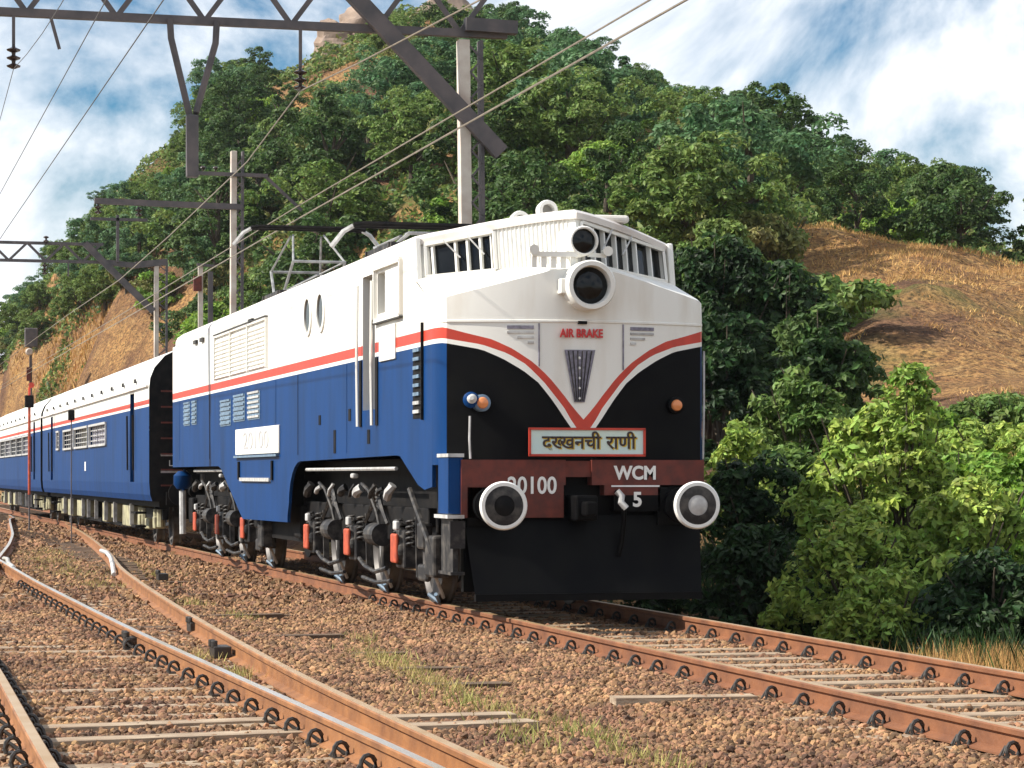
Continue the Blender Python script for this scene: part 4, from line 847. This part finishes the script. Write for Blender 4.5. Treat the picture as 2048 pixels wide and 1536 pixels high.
MB().cyl((-2.2, 47, .85), (-2.2, 47, 3.28), .04, n=10).build('pole', ORANGE, PO); MB().cyl((-2.2, 47, -.2), (-2.2, 47, .85), .025, n=10).build('pole_foot', STEEL, PO); MB().box((-2.32, 46.9, 3.28), (-2.08, 47.1, 3.62)).build('cap_box', DARK, PO, bevel=.02); MB().lathe((-2.15, 46.9, 3.9), (0, -1, 0), [(.08, 0), (.08, .03)], 16).cyl((-2.2, 47, 3.6), (-2.2, 47, 3.85), .03, n=8).build('target_disc', RED, PO)
P5 = thing('drain_post', 'thin dark pole with a small black box beside the first coach', 'post', (-2.1, 34.5, -.2))
MB().cyl((-2.1, 34.5, -.2), (-2.1, 34.5, 2.75), .014, n=8).build('pole', STEEL, P5); MB().box((-2.17, 34.4, 2.66), (-2.03, 34.6, 2.9)).build('cap_box', DARK, P5, bevel=.02)

# ------------------------------------------------------------------ wires
def wire(label, pts, r, m_=WIRE, sag=None):
    q = []
    for i in range(len(pts) - 1):
        a, b = Vector(pts[i]), Vector(pts[i + 1]); s = (sag[i] if sag else 0)
        for k in range(13 if s else 2):
            t = k / (12 if s else 1); 
            if k == 0 and i > 0: continue
            p = a.lerp(b, t); p.z -= 4 * s * t * (1 - t); q.append(p)
    o = MB(); o.tube(q, r, 5); o = o.build('overhead_wire', m_); return tag(o, label, 'overhead wire', 'overhead line wires')
wire('upper pale catenary wire passing the insulator under the closest gantry beam', [(.2, -14, 6.0), (.2, 5, 7.04), (.2, 12.2, 7.45), (.2, 17.25, 7.78), (.2, 23, 7.30), (.2, 35, 7.0), (.2, 46, 6.82), (.2, 63, 6.9), (.2, 130, 6.9)], .012, WIRE)
wire('lower of the two pale contact wires crossing the mast above the locomotive', [(.1, -30, 5.55), (.1, 17.2, 5.62), (.1, 45, 5.6), (.1, 130, 5.6)], .012, WIRE)
wire('higher of the two pale contact wires crossing the mast above the locomotive', [(.15, -30, 5.74), (.15, 17.2, 5.86), (.15, 45, 5.8), (.15, 130, 5.8)], .010, WIRE)
wire('thin dark wire in the sky at the upper left, lowest of three', [(-4.6, -20, 5.1), (-4.6, 17.2, 5.35), (-4.6, 63, 5.5)], .006, WIRED)
wire('thin dark wire in the sky at the upper left, middle one of three', [(-4.6, -20, 6.0), (-4.5, 17.2, 6.3), (-4.6, 63, 6.2)], .006, WIRED)
wire('thin dark wire hanging from the insulator at the upper left corner', [(-4.48, -20, 8.0), (-4.48, 17.25, 7.95), (-4.5, 63, 8.3)], .006, WIRED, [.9, 1.1])

# ------------------------------------------------------------------ vegetation
def leaves_mesh(name, clumps, per, size, r, aspect=1.0, up=0.25, fold=0.25, squash=.8):
    """clumps: (x, y, z, radius); leaf-sized bent quads spread over and inside every clump"""
    cl = np.array(clumps, float); n = len(cl) * per
    idx = np.repeat(np.arange(len(cl)), per); d = r.normal(size=(n, 3)); d /= np.linalg.norm(d, axis=1, keepdims=True)
    d[:, 2] = np.where(d[:, 2] < -.35, -d[:, 2], d[:, 2])
    rad = cl[idx, 3] * r.uniform(.55, 1.08, n) ** .7
    p = cl[idx, :3] + d * rad[:, None] * np.array([1, 1, squash])
    nm = d * .75 + r.normal(size=(n, 3)) * .5 + np.array([-.12, 0, up]); nm /= np.linalg.norm(nm, axis=1, keepdims=True)
    t = np.cross(nm, r.normal(size=(n, 3))); t /= np.linalg.norm(t, axis=1, keepdims=True); b = np.cross(nm, t)
    s = size * r.uniform(.6, 1.35, n)[:, None]
    tip = p + t * s; root = p - t * s; w1 = p + b * s * .42 * aspect + nm * s * fold * .5; w2 = p - b * s * .42 * aspect + nm * s * fold * .5
    v = np.stack([root, w1, tip, w2], 1).reshape(-1, 3); q = np.arange(n * 4).reshape(-1, 4)
    me = bpy.data.meshes.new(name); quick(me, v, q); return me
def crown_clumps(r, n, rx, rz, cz, lobes=4, cr=.42):
    out_ = []
    L = [(r.normal(0, rx * .42), r.normal(0, rx * .42), cz + r.normal(0, rz * .32), r.uniform(.5, .8)) for _ in range(lobes)] + [(0, 0, cz, .85)]
    for _ in range(n):
        l = L[r.integers(len(L))]; d = r.normal(size=3); d /= np.linalg.norm(d); k = r.uniform(.35, 1.0) ** .5
        out_.append((l[0] + d[0] * rx * l[3] * k, l[1] + d[1] * rx * l[3] * k, l[2] + d[2] * rz * l[3] * k * .9, cr * r.uniform(.6, 1.35)))
    return out_
def limbs_mesh(r, h, base_r, spread, n=6):
    m = MB(); top = h * .55
    m.tube([(0, 0, -.5), (r.normal(0, .05), r.normal(0, .05), top * .5), (r.normal(0, .15), r.normal(0, .15), top), (r.normal(0, .2), r.normal(0, .2), h * .85)], [base_r * 1.3, base_r, base_r * .75, base_r * .2], 7)
    for k in range(n):
        a = k * 6.28 / n + r.uniform(-.4, .4); z0 = top * r.uniform(.55, 1.1); e = spread * r.uniform(.5, .95)
        m.tube([(0, 0, z0), (math.cos(a) * e * .5, math.sin(a) * e * .5, z0 + h * .12), (math.cos(a) * e, math.sin(a) * e, z0 + h * r.uniform(.15, .36))], [base_r * .5, base_r * .35, base_r * .1], 5)
    me = bpy.data.meshes.new('trunk'); me.from_pydata(m.v, [], m.f); me.update(); me.materials.append(BARK); return me
KIND = [('dark', 3.0, 2.3, 'dense dark green tree'), ('mid', 2.8, 2.2, 'rounded mid green tree'), ('teal', 2.9, 2.6, 'bluish green tree'), ('bright', 2.2, 1.7, 'bright green leafy tree'), ('olive', 2.1, 1.4, 'olive brown scrubby tree'), ('dark', 2.6, 3.0, 'tall dark green tree'), ('mid', 3.4, 2.0, 'wide spreading green tree'), ('teal', 2.4, 2.0, 'loose bluish green tree')]
VAR = []
for i, (mk, rx, rz, lab) in enumerate(KIND):
    r = np.random.default_rng(100 + i); cz = 1.1 + rz
    cr = leaves_mesh('crown', crown_clumps(r, 74, rx, rz, cz, 5, .56), 135, .125, r, 1.25, .55); cr.materials.append(LF[mk]); VAR.append((cr, limbs_mesh(r, cz + rz, .17, rx * .8), lab))
def place_tree(x, y, v, s, label=None, group='trees covering the hillside', name='hill_tree', sz=1.0, z=None, cat='tree'):
    z = float(terr(x, y)) if z is None else z
    t = bpy.data.objects.new(name, None); COL.objects.link(t); t.location = (x, y, z - .2); t.rotation_euler = (0, 0, random.uniform(0, 6.28)); t.scale = (s, s, s * sz)
    t['label'] = label or VAR[v][2] + ' growing among many others on the steep hillside'; t['category'] = cat
    if group: t['group'] = group
    for nm, me in (('trunk', VAR[v][1]), ('crown', VAR[v][0])):
        o = bpy.data.objects.new(nm, me); COL.objects.link(o); o.parent = t
    return t
def to_px(x, y, z):
    th = math.atan(1324 / 5000); dx, dy = x + 7.03, y + 23.78; D = dx * math.sin(th) + dy * math.cos(th)
    return 1024 + 5000 * (dx * math.cos(th) - dy * math.sin(th)) / D, 950 - 5000 * (z - 1.4) / D, D
# scatter over the slope, leaving the grassy mound, the cutting face and the rock bare; trees stay below the hill's tree line
SIL = np.array([(-60, 640), (0, 600), (60, 540), (130, 395), (200, 372), (330, 330), (345, 240), (400, 170), (450, 85), (540, 95), (600, 175), (640, 115), (700, 60), (760, 5), (1080, 0), (1130, 60), (1200, 62), (1270, 92), (1330, 150), (1400, 165), (1480, 135), (1590, 160), (1620, 245), (1690, 230), (1740, 295), (1780, 290), (1850, 278), (1950, 300), (2000, 400), (2040, 470), (2120, 520)], float)
ZONES_U = [(110, 'above the second coach'), (230, 'above the first coach'), (345, 'left of the drop post'), (440, 'behind the drop post'), (540, 'right of the drop post'), (640, 'behind the raised pantograph'), (780, 'under the gantry beam'), (930, 'left of the pale mast'), (1050, 'behind the pale mast'), (1150, 'above the cab roof'), (1280, 'above the nose headlight'), (1400, 'above the cab windows'), (1640, 'right of the cab'), (1800, 'above the bare mound'), (9999, 'behind the bare mound')]
ORD = ['leftmost', 'second', 'third', 'fourth', 'fifth', 'sixth', 'seventh', 'eighth', 'ninth', 'tenth', 'eleventh', 'twelfth']
def zone(u): return next(n for q, n in ZONES_U if u < q)
def tell_apart(items):                                    # alike plants in one spot: tell them apart by their order
    by = {}
    for o, u in items: by.setdefault(o['label'], []).append((u, o))
    for lab, L_ in by.items():
        if len(L_) > 1:
            for k, (u, o) in enumerate(sorted(L_, key=lambda q: q[0])): o['label'] = lab + ', ' + ORD[min(k, 11)] + (' there' if k == 0 else ' from left')
TREES = []
pts = []; tries = 0
while len(pts) < 296 and tries < 40000:
    tries += 1
    left = tries % 3 == 0                                 # the narrow far slope needs its own share of tries
    y = random.uniform(100, 225) if left else random.uniform(40, 222); x = random.uniform(5, 17) if left else random.uniform(5, 60); z = float(terr(x, y)); u, v, D = to_px(x, y, z)
    if not (-60 < u < 2110 and -60 < v < 800): continue
    if u > 1560 and D < 94: continue                      # bare mound
    if u > 1400 and D < 74: continue
    if u < 420 and v > 765 - .62 * u: continue            # cutting face
    if 640 < u < 715 and v < 150: continue                # rock
    if D < 62: continue
    dmin = (2.5 + D * .0085) * (.55 if u < 500 else 1)
    if any((x - a) ** 2 + (y - b) ** 2 < dmin ** 2 for a, b in pts): continue
    w = [1.8, 3.5, 2.6, 1.4, .6, 1.2, 3.2, 2.6] if D > 115 else [1.0, 3.2, .6, 3.0, 2.2, .8, 1.8, .6]  # far slope gets more of the haze-tinted crowns
    if u > 1500: w = [3, 1.5, .5, .5, .6, 2.5, 1, .5]
    k = random.choices(range(8), w)[0]; s = random.uniform(.6, 1.05) * (.8 if D < 100 else 1.0) * (.75 if u < 420 else 1)
    hk = KIND[k][2] * 2 + 1.1; rx = KIND[k][1]
    lim = max(np.interp([u - 5000 * rx * s * .6 / D, u, u + 5000 * rx * s * .6 / D], SIL[:, 0], SIL[:, 1]))
    smax = (950 - lim - (950 - v)) * D / 5000 / hk
    if smax < (.25 if u < 420 else .42): continue
    s = min(s, smax * random.uniform(.9, 1.04)); pts.append((x, y))
    zu = zone(u); zv = 'on the crest' if v - lim < 330 and s > smax * .85 else ('high up' if v < 260 else ('midway up' if v < 420 else 'low down'))
    TREES.append((place_tree(x, y, k, s, ('small ' if s < .62 else ('big ' if s > .9 else '')) + KIND[k][3] + ' ' + zv + ' ' + zu), u))
tell_apart(TREES)
# trees that stand out on the skyline
for x, y, v, s, lab in ((31.2, 58.0, 0, .70, 'large dark tree alone on the ridge behind the bare grassy mound'), (34.0, 57.0, 5, .52, 'lower dark tree on the ridge, to the far side of the grassy mound'), (36.3, 56.5, 0, .36, 'small dark tree at the end of the ridge by the edge of the photo'), (28.0, 60, 5, .50, 'dark bushy tree between the mound and the wooded slope')):
    place_tree(x, y, v, s, lab, 'trees on the skyline', 'skyline_tree')
# low olive scrub above the mound and on the near slope
def shrub_var(seed, mk, rx, rz, n, per, size, cr):
    r = np.random.default_rng(seed); cl = crown_clumps(r, n, rx, rz, rz * 1.0, 4, cr); me = leaves_mesh('foliage', cl, per * 2, size * .65, r, 1.2); me.materials.append(LF[mk])
    m = MB()
    for k in range(6):
        a = k * 1.05; m.tube([(0, 0, -.3), (math.cos(a) * rx * .3, math.sin(a) * rx * .3, rz * .7), (math.cos(a) * rx * .7, math.sin(a) * rx * .7, rz * 1.5)], [.05, .035, .012], 5)
    st = bpy.data.meshes.new('stem'); st.from_pydata(m.v, [], m.f); st.update(); st.materials.append(BARK); return me, st
SH = [shrub_var(300 + i, mk, 1.15, .75, 34, 60, .13, .34) for i, mk in enumerate(('olive', 'mid', 'olive', 'bright', 'dark'))]
SHN = ['olive brown shrub', 'mid green shrub', 'straw tinted shrub', 'bright green shrub', 'dark green shrub']
SHRUBS = []
n = 0; pts = []; tries = 0
while n < 95 and tries < 9000:
    tries += 1; y = random.uniform(16, 150); x = random.uniform(6, 42); z = float(terr(x, y)); u, v, D = to_px(x, y, z)
    if not (0 < u < 2100 and v > 120): continue
    ok = (1330 < u < 1720 and 45 < D < 84) or (u < 1330 and 55 < D < 150 and random.random() < .3) or (u > 1700 and D < 42 and D > 34)
    if not ok: continue
    if u > 1640 and 50 < D < 82: continue
    if any((x - a) ** 2 + (y - b) ** 2 < 1.6 for a, b in pts): continue
    pts.append((x, y)); n += 1; k = random.choices(range(5), [4, 1.5, 3, .8, 1])[0]
    if u > 1700: k = random.choice((1, 3, 2))
    t = bpy.data.objects.new('hill_shrub', None); COL.objects.link(t); s = random.uniform(.7, 1.35); t.location = (x, y, z - .15); t.rotation_euler = (0, 0, random.uniform(0, 6.28)); t.scale = (s, s, s * random.uniform(.8, 1.2))
    t['label'] = ('small ' if s < .9 else ('big ' if s > 1.15 else '')) + SHN[k] + (' low' if v > 520 else (' midway' if v > 380 else ' high')) + ' on the slope ' + zone(u); SHRUBS.append((t, u)); t['category'] = 'shrub'; t['group'] = 'shrubs scattered on the lower slope'
    for nm, me in (('stem', SH[k][1]), ('foliage', SH[k][0])):
        o = bpy.data.objects.new(nm, me); COL.objects.link(o); o.parent = t
tell_apart(SHRUBS)
# big roadside bushes beside the train, each its own mesh
def bush(x, y, h, rx, mk, label, seed, n=60, per=70, size=.085, aspect=1.15, cr=.36, name='lineside_bush', cat='bush', trunk=False, zmin=.1):
    r = np.random.default_rng(seed); z = float(terr(x, y)) - .1; size *= .68; per = int(per * 1.25); n = int(n * 1.5); cr *= .60
    t = thing(name, label, cat, (x, y, z), 'bushes beside the train')
    cl = []
    for _ in range(n):
        a = r.uniform(0, 6.28); f = r.uniform(0, 1) ** .5; q = r.uniform(zmin, 1); w = rx * (1 - .55 * max(0, q - .45) / .55) * f
        cl.append((math.cos(a) * w, math.sin(a) * w, h * q * (1 - .18 * f) , cr * r.uniform(.55, 1.25)))
    me = leaves_mesh('foliage', cl, per, size, r, aspect, .3); me.materials.append(LF[mk]); o = bpy.data.objects.new('foliage', me); COL.objects.link(o); o.parent = t
    m = MB(); 
    for k in range(9):
        a = r.uniform(0, 6.28); e = rx * r.uniform(.3, .8); hh = h * r.uniform(.6, .95)
        m.tube([(r.normal(0, .12), r.normal(0, .12), -.3), (math.cos(a) * e * .35, math.sin(a) * e * .35, hh * .5), (math.cos(a) * e, math.sin(a) * e, hh)], [.06 if trunk else .035, .035 if trunk else .022, .008], 5)
    me = bpy.data.meshes.new('stem'); me.from_pydata(m.v, [], m.f); me.update(); me.materials.append(BARK); o = bpy.data.objects.new('stem', me); COL.objects.link(o); o.parent = t
    return t
bush(5.1, 4.6, 2.9, 1.15, 'lime', 'tall pale green bush with light leaves and one high sprig beside the train', 41, 75, 75, .095)
bush(5.35, 4.2, 3.35, .5, 'lime', 'thin upright sprig of pale leaves rising above the tall pale bush', 42, 40, 55, .08, cr=.3, zmin=.45)
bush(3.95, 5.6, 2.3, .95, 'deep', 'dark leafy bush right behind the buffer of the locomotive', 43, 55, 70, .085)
bush(4.4, 7.6, 2.75, .6, 'lime', 'small pale leaved bush between the dark tree and the tall bush', 44, 26, 60, .085, zmin=.5)
bush(3.7, 1.9, 1.55, .95, 'lime', 'low pale green bush close to the rail at the front of the shade', 45, 48, 70, .075)
bush(4.9, 1.6, 1.85, 1.0, 'lime', 'dense light green bush in front of the tall pale bush', 46, 60, 70, .08)
bush(6.5, 3.0, 2.0, 1.15, 'bright', 'fresh green bush at the edge of the photo beside the track', 47, 70, 70, .085)
bush(6.0, 0.2, 1.25, .9, 'deep', 'dark low bush beside the dry grass near the rail', 48, 45, 60, .08)
bush(7.9, 8.2, 1.55, 1.5, 'bright', 'grassy green shrub behind the bushes below the mound', 49, 75, 60, .10)
bush(9.2, 9.8, 1.5, 1.6, 'lime', 'yellow green shrub below the mound at the edge of the photo', 50, 70, 60, .10)
bush(6.6, 11.5, 1.4, 1.3, 'mid', 'round green shrub behind the tall pale bush', 51, 55, 60, .10)
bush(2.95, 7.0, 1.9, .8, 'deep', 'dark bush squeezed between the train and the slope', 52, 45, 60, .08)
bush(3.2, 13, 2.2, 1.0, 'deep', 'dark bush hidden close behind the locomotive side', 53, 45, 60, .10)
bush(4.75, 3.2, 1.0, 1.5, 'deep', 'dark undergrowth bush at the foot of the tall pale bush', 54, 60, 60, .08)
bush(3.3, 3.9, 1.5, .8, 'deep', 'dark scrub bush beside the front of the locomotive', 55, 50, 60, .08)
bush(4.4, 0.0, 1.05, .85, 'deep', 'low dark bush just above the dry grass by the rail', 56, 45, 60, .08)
bush(5.4, -1.0, 1.15, .9, 'lime', 'low bright bush at the edge of the photo above the dry grass', 57, 50, 60, .08)
bush(3.7, 0.9, .95, .7, 'lime', 'small low pale bush close to the right rail', 58, 36, 55, .075)
# dark tree behind the locomotive's nose
bush(8.9, 21.2, 4.35, 1.75, 'deep', 'dark dense tree with bright top leaves rising behind the nose of the locomotive', 60, 150, 75, .12, cr=.45, name='dark_tree', cat='tree', trunk=True, zmin=.22)  # the tree's shaded lower part is put into its dark leaf colour
bush(9.1, 21.6, 4.7, 1.35, 'mid', 'sunlit green top painted onto the dark tree behind the nose', 61, 58, 75, .11, cr=.34, name='dark_tree', cat='tree', trunk=True, zmin=.66)  # lighter leaves paint sunlight onto the top of the same tree
bush(7.6, 17.0, 3.2, 1.2, 'deep', 'smaller dark tree in front of the tall dark tree by the locomotive', 62, 70, 70, .11, cr=.42, name='dark_tree', cat='tree', trunk=True)

# low ground cover between the hill trees: small leaves in uncountable numbers
def cover(name, label, n, mk, seed, size):
    r = np.random.default_rng(seed); x = 4.6 + 55 * r.random(n) ** 1.4; y = r.uniform(56, 222, n); z = terr(x, y)
    th = math.atan(1324 / 5000); D = (x + 7.03) * math.sin(th) + (y + 23.78) * math.cos(th); u = 1024 + 5000 * ((x + 7.03) * math.cos(th) - (y + 23.78) * math.sin(th)) / D; v = 950 - 5000 * (z - 1.4) / D
    k = (u > -40) & (u < 2100) & (v > -60) & ~((u > 1630) & (D < 86)) & ~((u > 1380) & (D < 72)) & ~((u < 420) & (v > 745 - .62 * u + 30 * fbm(x, y, 33, 2, .6)) & (fbm(x, y, 34, 3, .5) < .22)) & (fbm(x, y, 31, 4, .35) > -.32)
    x, y, z = x[k], y[k], z[k]; n = len(x)
    hgt = .9 * np.clip(.5 + fbm(x, y, 32, 3, 1.1), 0, 1.3) * r.random(n) ** .5
    p = np.stack([x, y, z + hgt], -1); nm = r.normal(size=(n, 3)) * .6 + np.array([-.25, -.1, .7]); nm /= np.linalg.norm(nm, axis=1, keepdims=True)
    t = np.cross(nm, r.normal(size=(n, 3))); t /= np.linalg.norm(t, axis=1, keepdims=True); b = np.cross(nm, t); q = size * r.uniform(.6, 1.4, n)[:, None]
    v4 = np.stack([p - t * q, p + b * q * .5, p + t * q, p - b * q * .5], 1).reshape(-1, 3); me = bpy.data.meshes.new(name); quick(me, v4, np.arange(n * 4).reshape(-1, 4)); o = mesh_obj(name, me, LF[mk]); o['kind'] = 'stuff'; o['label'] = label
cover('ground_cover', 'mixed green ground cover between the hill trees', 170000, 'mid', 71, .17)
cover('ground_cover', 'olive dry ground cover between the hill trees', 90000, 'olive', 72, .17)
cover('ground_cover', 'dark green ground cover between the hill trees', 80000, 'dark', 73, .18)

bush(10.1, 20.6, 3.3, 1.1, 'deep', 'dark tree filling the gap between the dense dark tree and the bare mound', 63, 90, 75, .12, cr=.45, name='dark_tree', cat='tree', trunk=True, zmin=.05)
bush(9.6, 17.6, 2.6, 1.4, 'dark', 'dark green tree low behind the bright pale bush', 64, 80, 70, .12, cr=.42, name='dark_tree', cat='tree', trunk=True, zmin=.05)
bush(9.3, 13.2, 1.25, 1.3, 'bright', 'fresh green shrub at the foot of the bare mound', 65, 70, 60, .10, zmin=.05)
bush(11.0, 13.0, .95, 1.4, 'mid', 'mid green shrub at the right foot of the bare mound', 66, 70, 60, .10, zmin=.05)
bush(7.6, 13.6, 2.2, 1.1, 'mid', 'green shrub between the pale bush and the dark trees', 67, 70, 60, .10, zmin=.05)

# grass: blades as thin triangles joined (nobody could count them)
def grass(name, label, x, y, z, h, mt, seed, spread=.35, wd=.012):
    r = np.random.default_rng(seed); n = len(x); a = r.uniform(0, 6.28, n); hh = h * r.uniform(.5, 1.3, n); w = wd * r.uniform(.7, 1.5, n)
    tip = np.stack([x + np.cos(a) * hh * spread * r.uniform(.3, 1.3, n), y + np.sin(a) * hh * spread * r.uniform(.3, 1.3, n), z + hh], -1)
    b = r.uniform(0, 6.28, n); p0 = np.stack([x - np.cos(b) * w, y - np.sin(b) * w, z - .03], -1); p1 = np.stack([x + np.cos(b) * w, y + np.sin(b) * w, z - .03], -1)
    v = np.stack([p0, p1, tip], 1).reshape(-1, 3); me = bpy.data.meshes.new(name); quick(me, v, np.arange(n * 3).reshape(-1, 3)); o = mesh_obj(name, me, mt); o['kind'] = 'stuff'; o['label'] = label; return o
r = np.random.default_rng(5)
# dry straw on the mound
xx = r.uniform(14, 36, 90000); yy = r.uniform(22, 62, 90000); den = fbm(xx, yy, 21, 3, .5); k = (den > .0 + .5 * (yy < 37) - .25 * (yy > 44)) & (r.random(len(xx)) < .75) ; xx, yy = xx[k], yy[k]
grass('dry_grass', 'straw coloured dry grass on the bare mound', xx, yy, terr(xx, yy), .13, DRY, 6, 1.0, .012)
xx = r.uniform(5, 12, 16000); yy = r.uniform(80, 175, 16000); k = fbm(xx, yy, 35, 3, .4) > .12; xx, yy = xx[k], yy[k]; grass('dry_grass', 'dry grass on the cutting face above the coaches', xx, yy, terr(xx, yy), .5, DRY, 7, .5, .05)
xx = r.uniform(9, 36, 60000); yy = r.uniform(14, 60, 60000); k = (fbm(xx, yy, 51, 4, .8) > .10); xx, yy = xx[k], yy[k]; grass('dry_grass', 'short broken straw over the mound', xx, yy, terr(xx, yy), .075, DRY, 52, 1.5, .014)
# tall dry grass at the right by the rail, low green cover under the bushes
cx = r.normal(0, 1, 5200); cy = r.normal(0, 1, 5200); xx = 3.25 + .28 * cx; yy = -3.2 + .9 * cy; grass('dry_grass', 'tall orange dry grass beside the right rail', xx, yy, np.maximum(terr(xx, yy), bal(xx, yy)), .26, DRY, 8, .5, .007)
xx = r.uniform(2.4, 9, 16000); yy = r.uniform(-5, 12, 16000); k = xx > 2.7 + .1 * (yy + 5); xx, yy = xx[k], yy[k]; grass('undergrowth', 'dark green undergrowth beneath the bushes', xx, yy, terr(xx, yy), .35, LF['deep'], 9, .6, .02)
xx = r.uniform(6, 16, 12000); yy = r.uniform(4, 15, 12000); grass('green_grass', 'long green grass below the mound', xx, yy, terr(xx, yy), .45, GRN, 10, .6, .02)
# weeds between the tracks, in small tufts
tx, ty = [], []
for (a, b, n_, sp) in ((-2.25, 0.0, 160, .16), (-2.5, -2.2, 420, .20), (-2.62, -3.4, 520, .22), (-2.72, -5.2, 520, .22), (-2.88, -7.2, 520, .25), (-2.6, -8.5, 160, .2), (-3.14, -9.5, 200, .18), (-2.71, -9.3, 200, .15), (-2.76, -10.6, 260, .16), (-2.87, 3.7, 260, .16), (-3.0, 6.5, 240, .2), (-4.1, -4.5, 240, .12), (-4.15, -2.5, 200, .12), (-3.6, 12, 500, .45), (-3.7, 17, 900, .6), (-3.6, 22, 900, .6), (-3.1, 27, 700, .5), (-2.4, 16, 300, .4), (-2.2, 20, 300, .4), (-5.2, 14, 300, .4)):
    n_ = int(n_ * .7); tx.append(a + sp * .75 * r.normal(size=n_) * r.uniform(.3, 1.3, n_)); ty.append(b + sp * 2.4 * r.normal(size=n_))
tx, ty = np.concatenate(tx), np.concatenate(ty); grass('weeds', 'yellow green weeds between the tracks', tx, ty, bal(tx, ty), .085, GRN, 12, .9, .007)

# rock outcrop near the summit
def rock(x, y, s, label, seed):
    rr = np.random.default_rng(seed); bm = bmesh.new(); bmesh.ops.create_icosphere(bm, subdivisions=4, radius=1)
    cuts = [Vector(v / np.linalg.norm(v)) for v in rr.normal(size=(16, 3))]
    for v in bm.verts:
        p = v.co.copy(); k = min(1.0, min((.62 + .25 * ((i_ * 37) % 10) / 10) / max(p.dot(c), 1e-3) if p.dot(c) > 0 else 9 for i_, c in enumerate(cuts)))
        k *= 1 + .05 * math.sin(9 * p.y + 5 * p.x) + .05 * math.sin(14 * p.z + 3 * p.x); v.co = Vector((p.x * k * s[0], p.y * k * s[1], p.z * k * s[2]))
    me = bpy.data.meshes.new('rock_outcrop'); bm.to_mesh(me); bm.free(); o = mesh_obj('rock_outcrop', me, ROCK); o.location = (x, y, float(terr(x, y)) + s[2] * .1); tag(o, label, 'rock', 'rocks near the summit'); return o
rock(27.6, 158, (2.1, 2.2, 2.6), 'pale rock outcrop near the summit behind the gantry insulator', 1)
rock(29.5, 161, (1.6, 1.8, 1.9), 'smaller pale boulder beside the rock outcrop near the summit', 5)
rock(38.5, 166, (3.6, 3, 4.6), 'dark rocky summit knob at the top of the hill', 2)

# light summer haze
hz = MB().box((-950, -550, -2.0), (950, 1350, 60))
hm = bpy.data.materials.new('haze_air'); hm.use_nodes = True; hn = hm.node_tree; hn.nodes.clear()
ho = hn.nodes.new('ShaderNodeOutputMaterial'); pv = hn.nodes.new('ShaderNodeVolumePrincipled'); pv.inputs['Density'].default_value = 0.00011; pv.inputs['Color'].default_value = (0.86, 0.93, 1.0, 1); pv.inputs['Anisotropy'].default_value = 0.3
hn.links.new(pv.outputs[0], ho.inputs['Volume'])
hzo = hz.build('haze', hm); hzo['kind'] = 'stuff'; hzo['label'] = 'thin pale haze in the air over the hill'
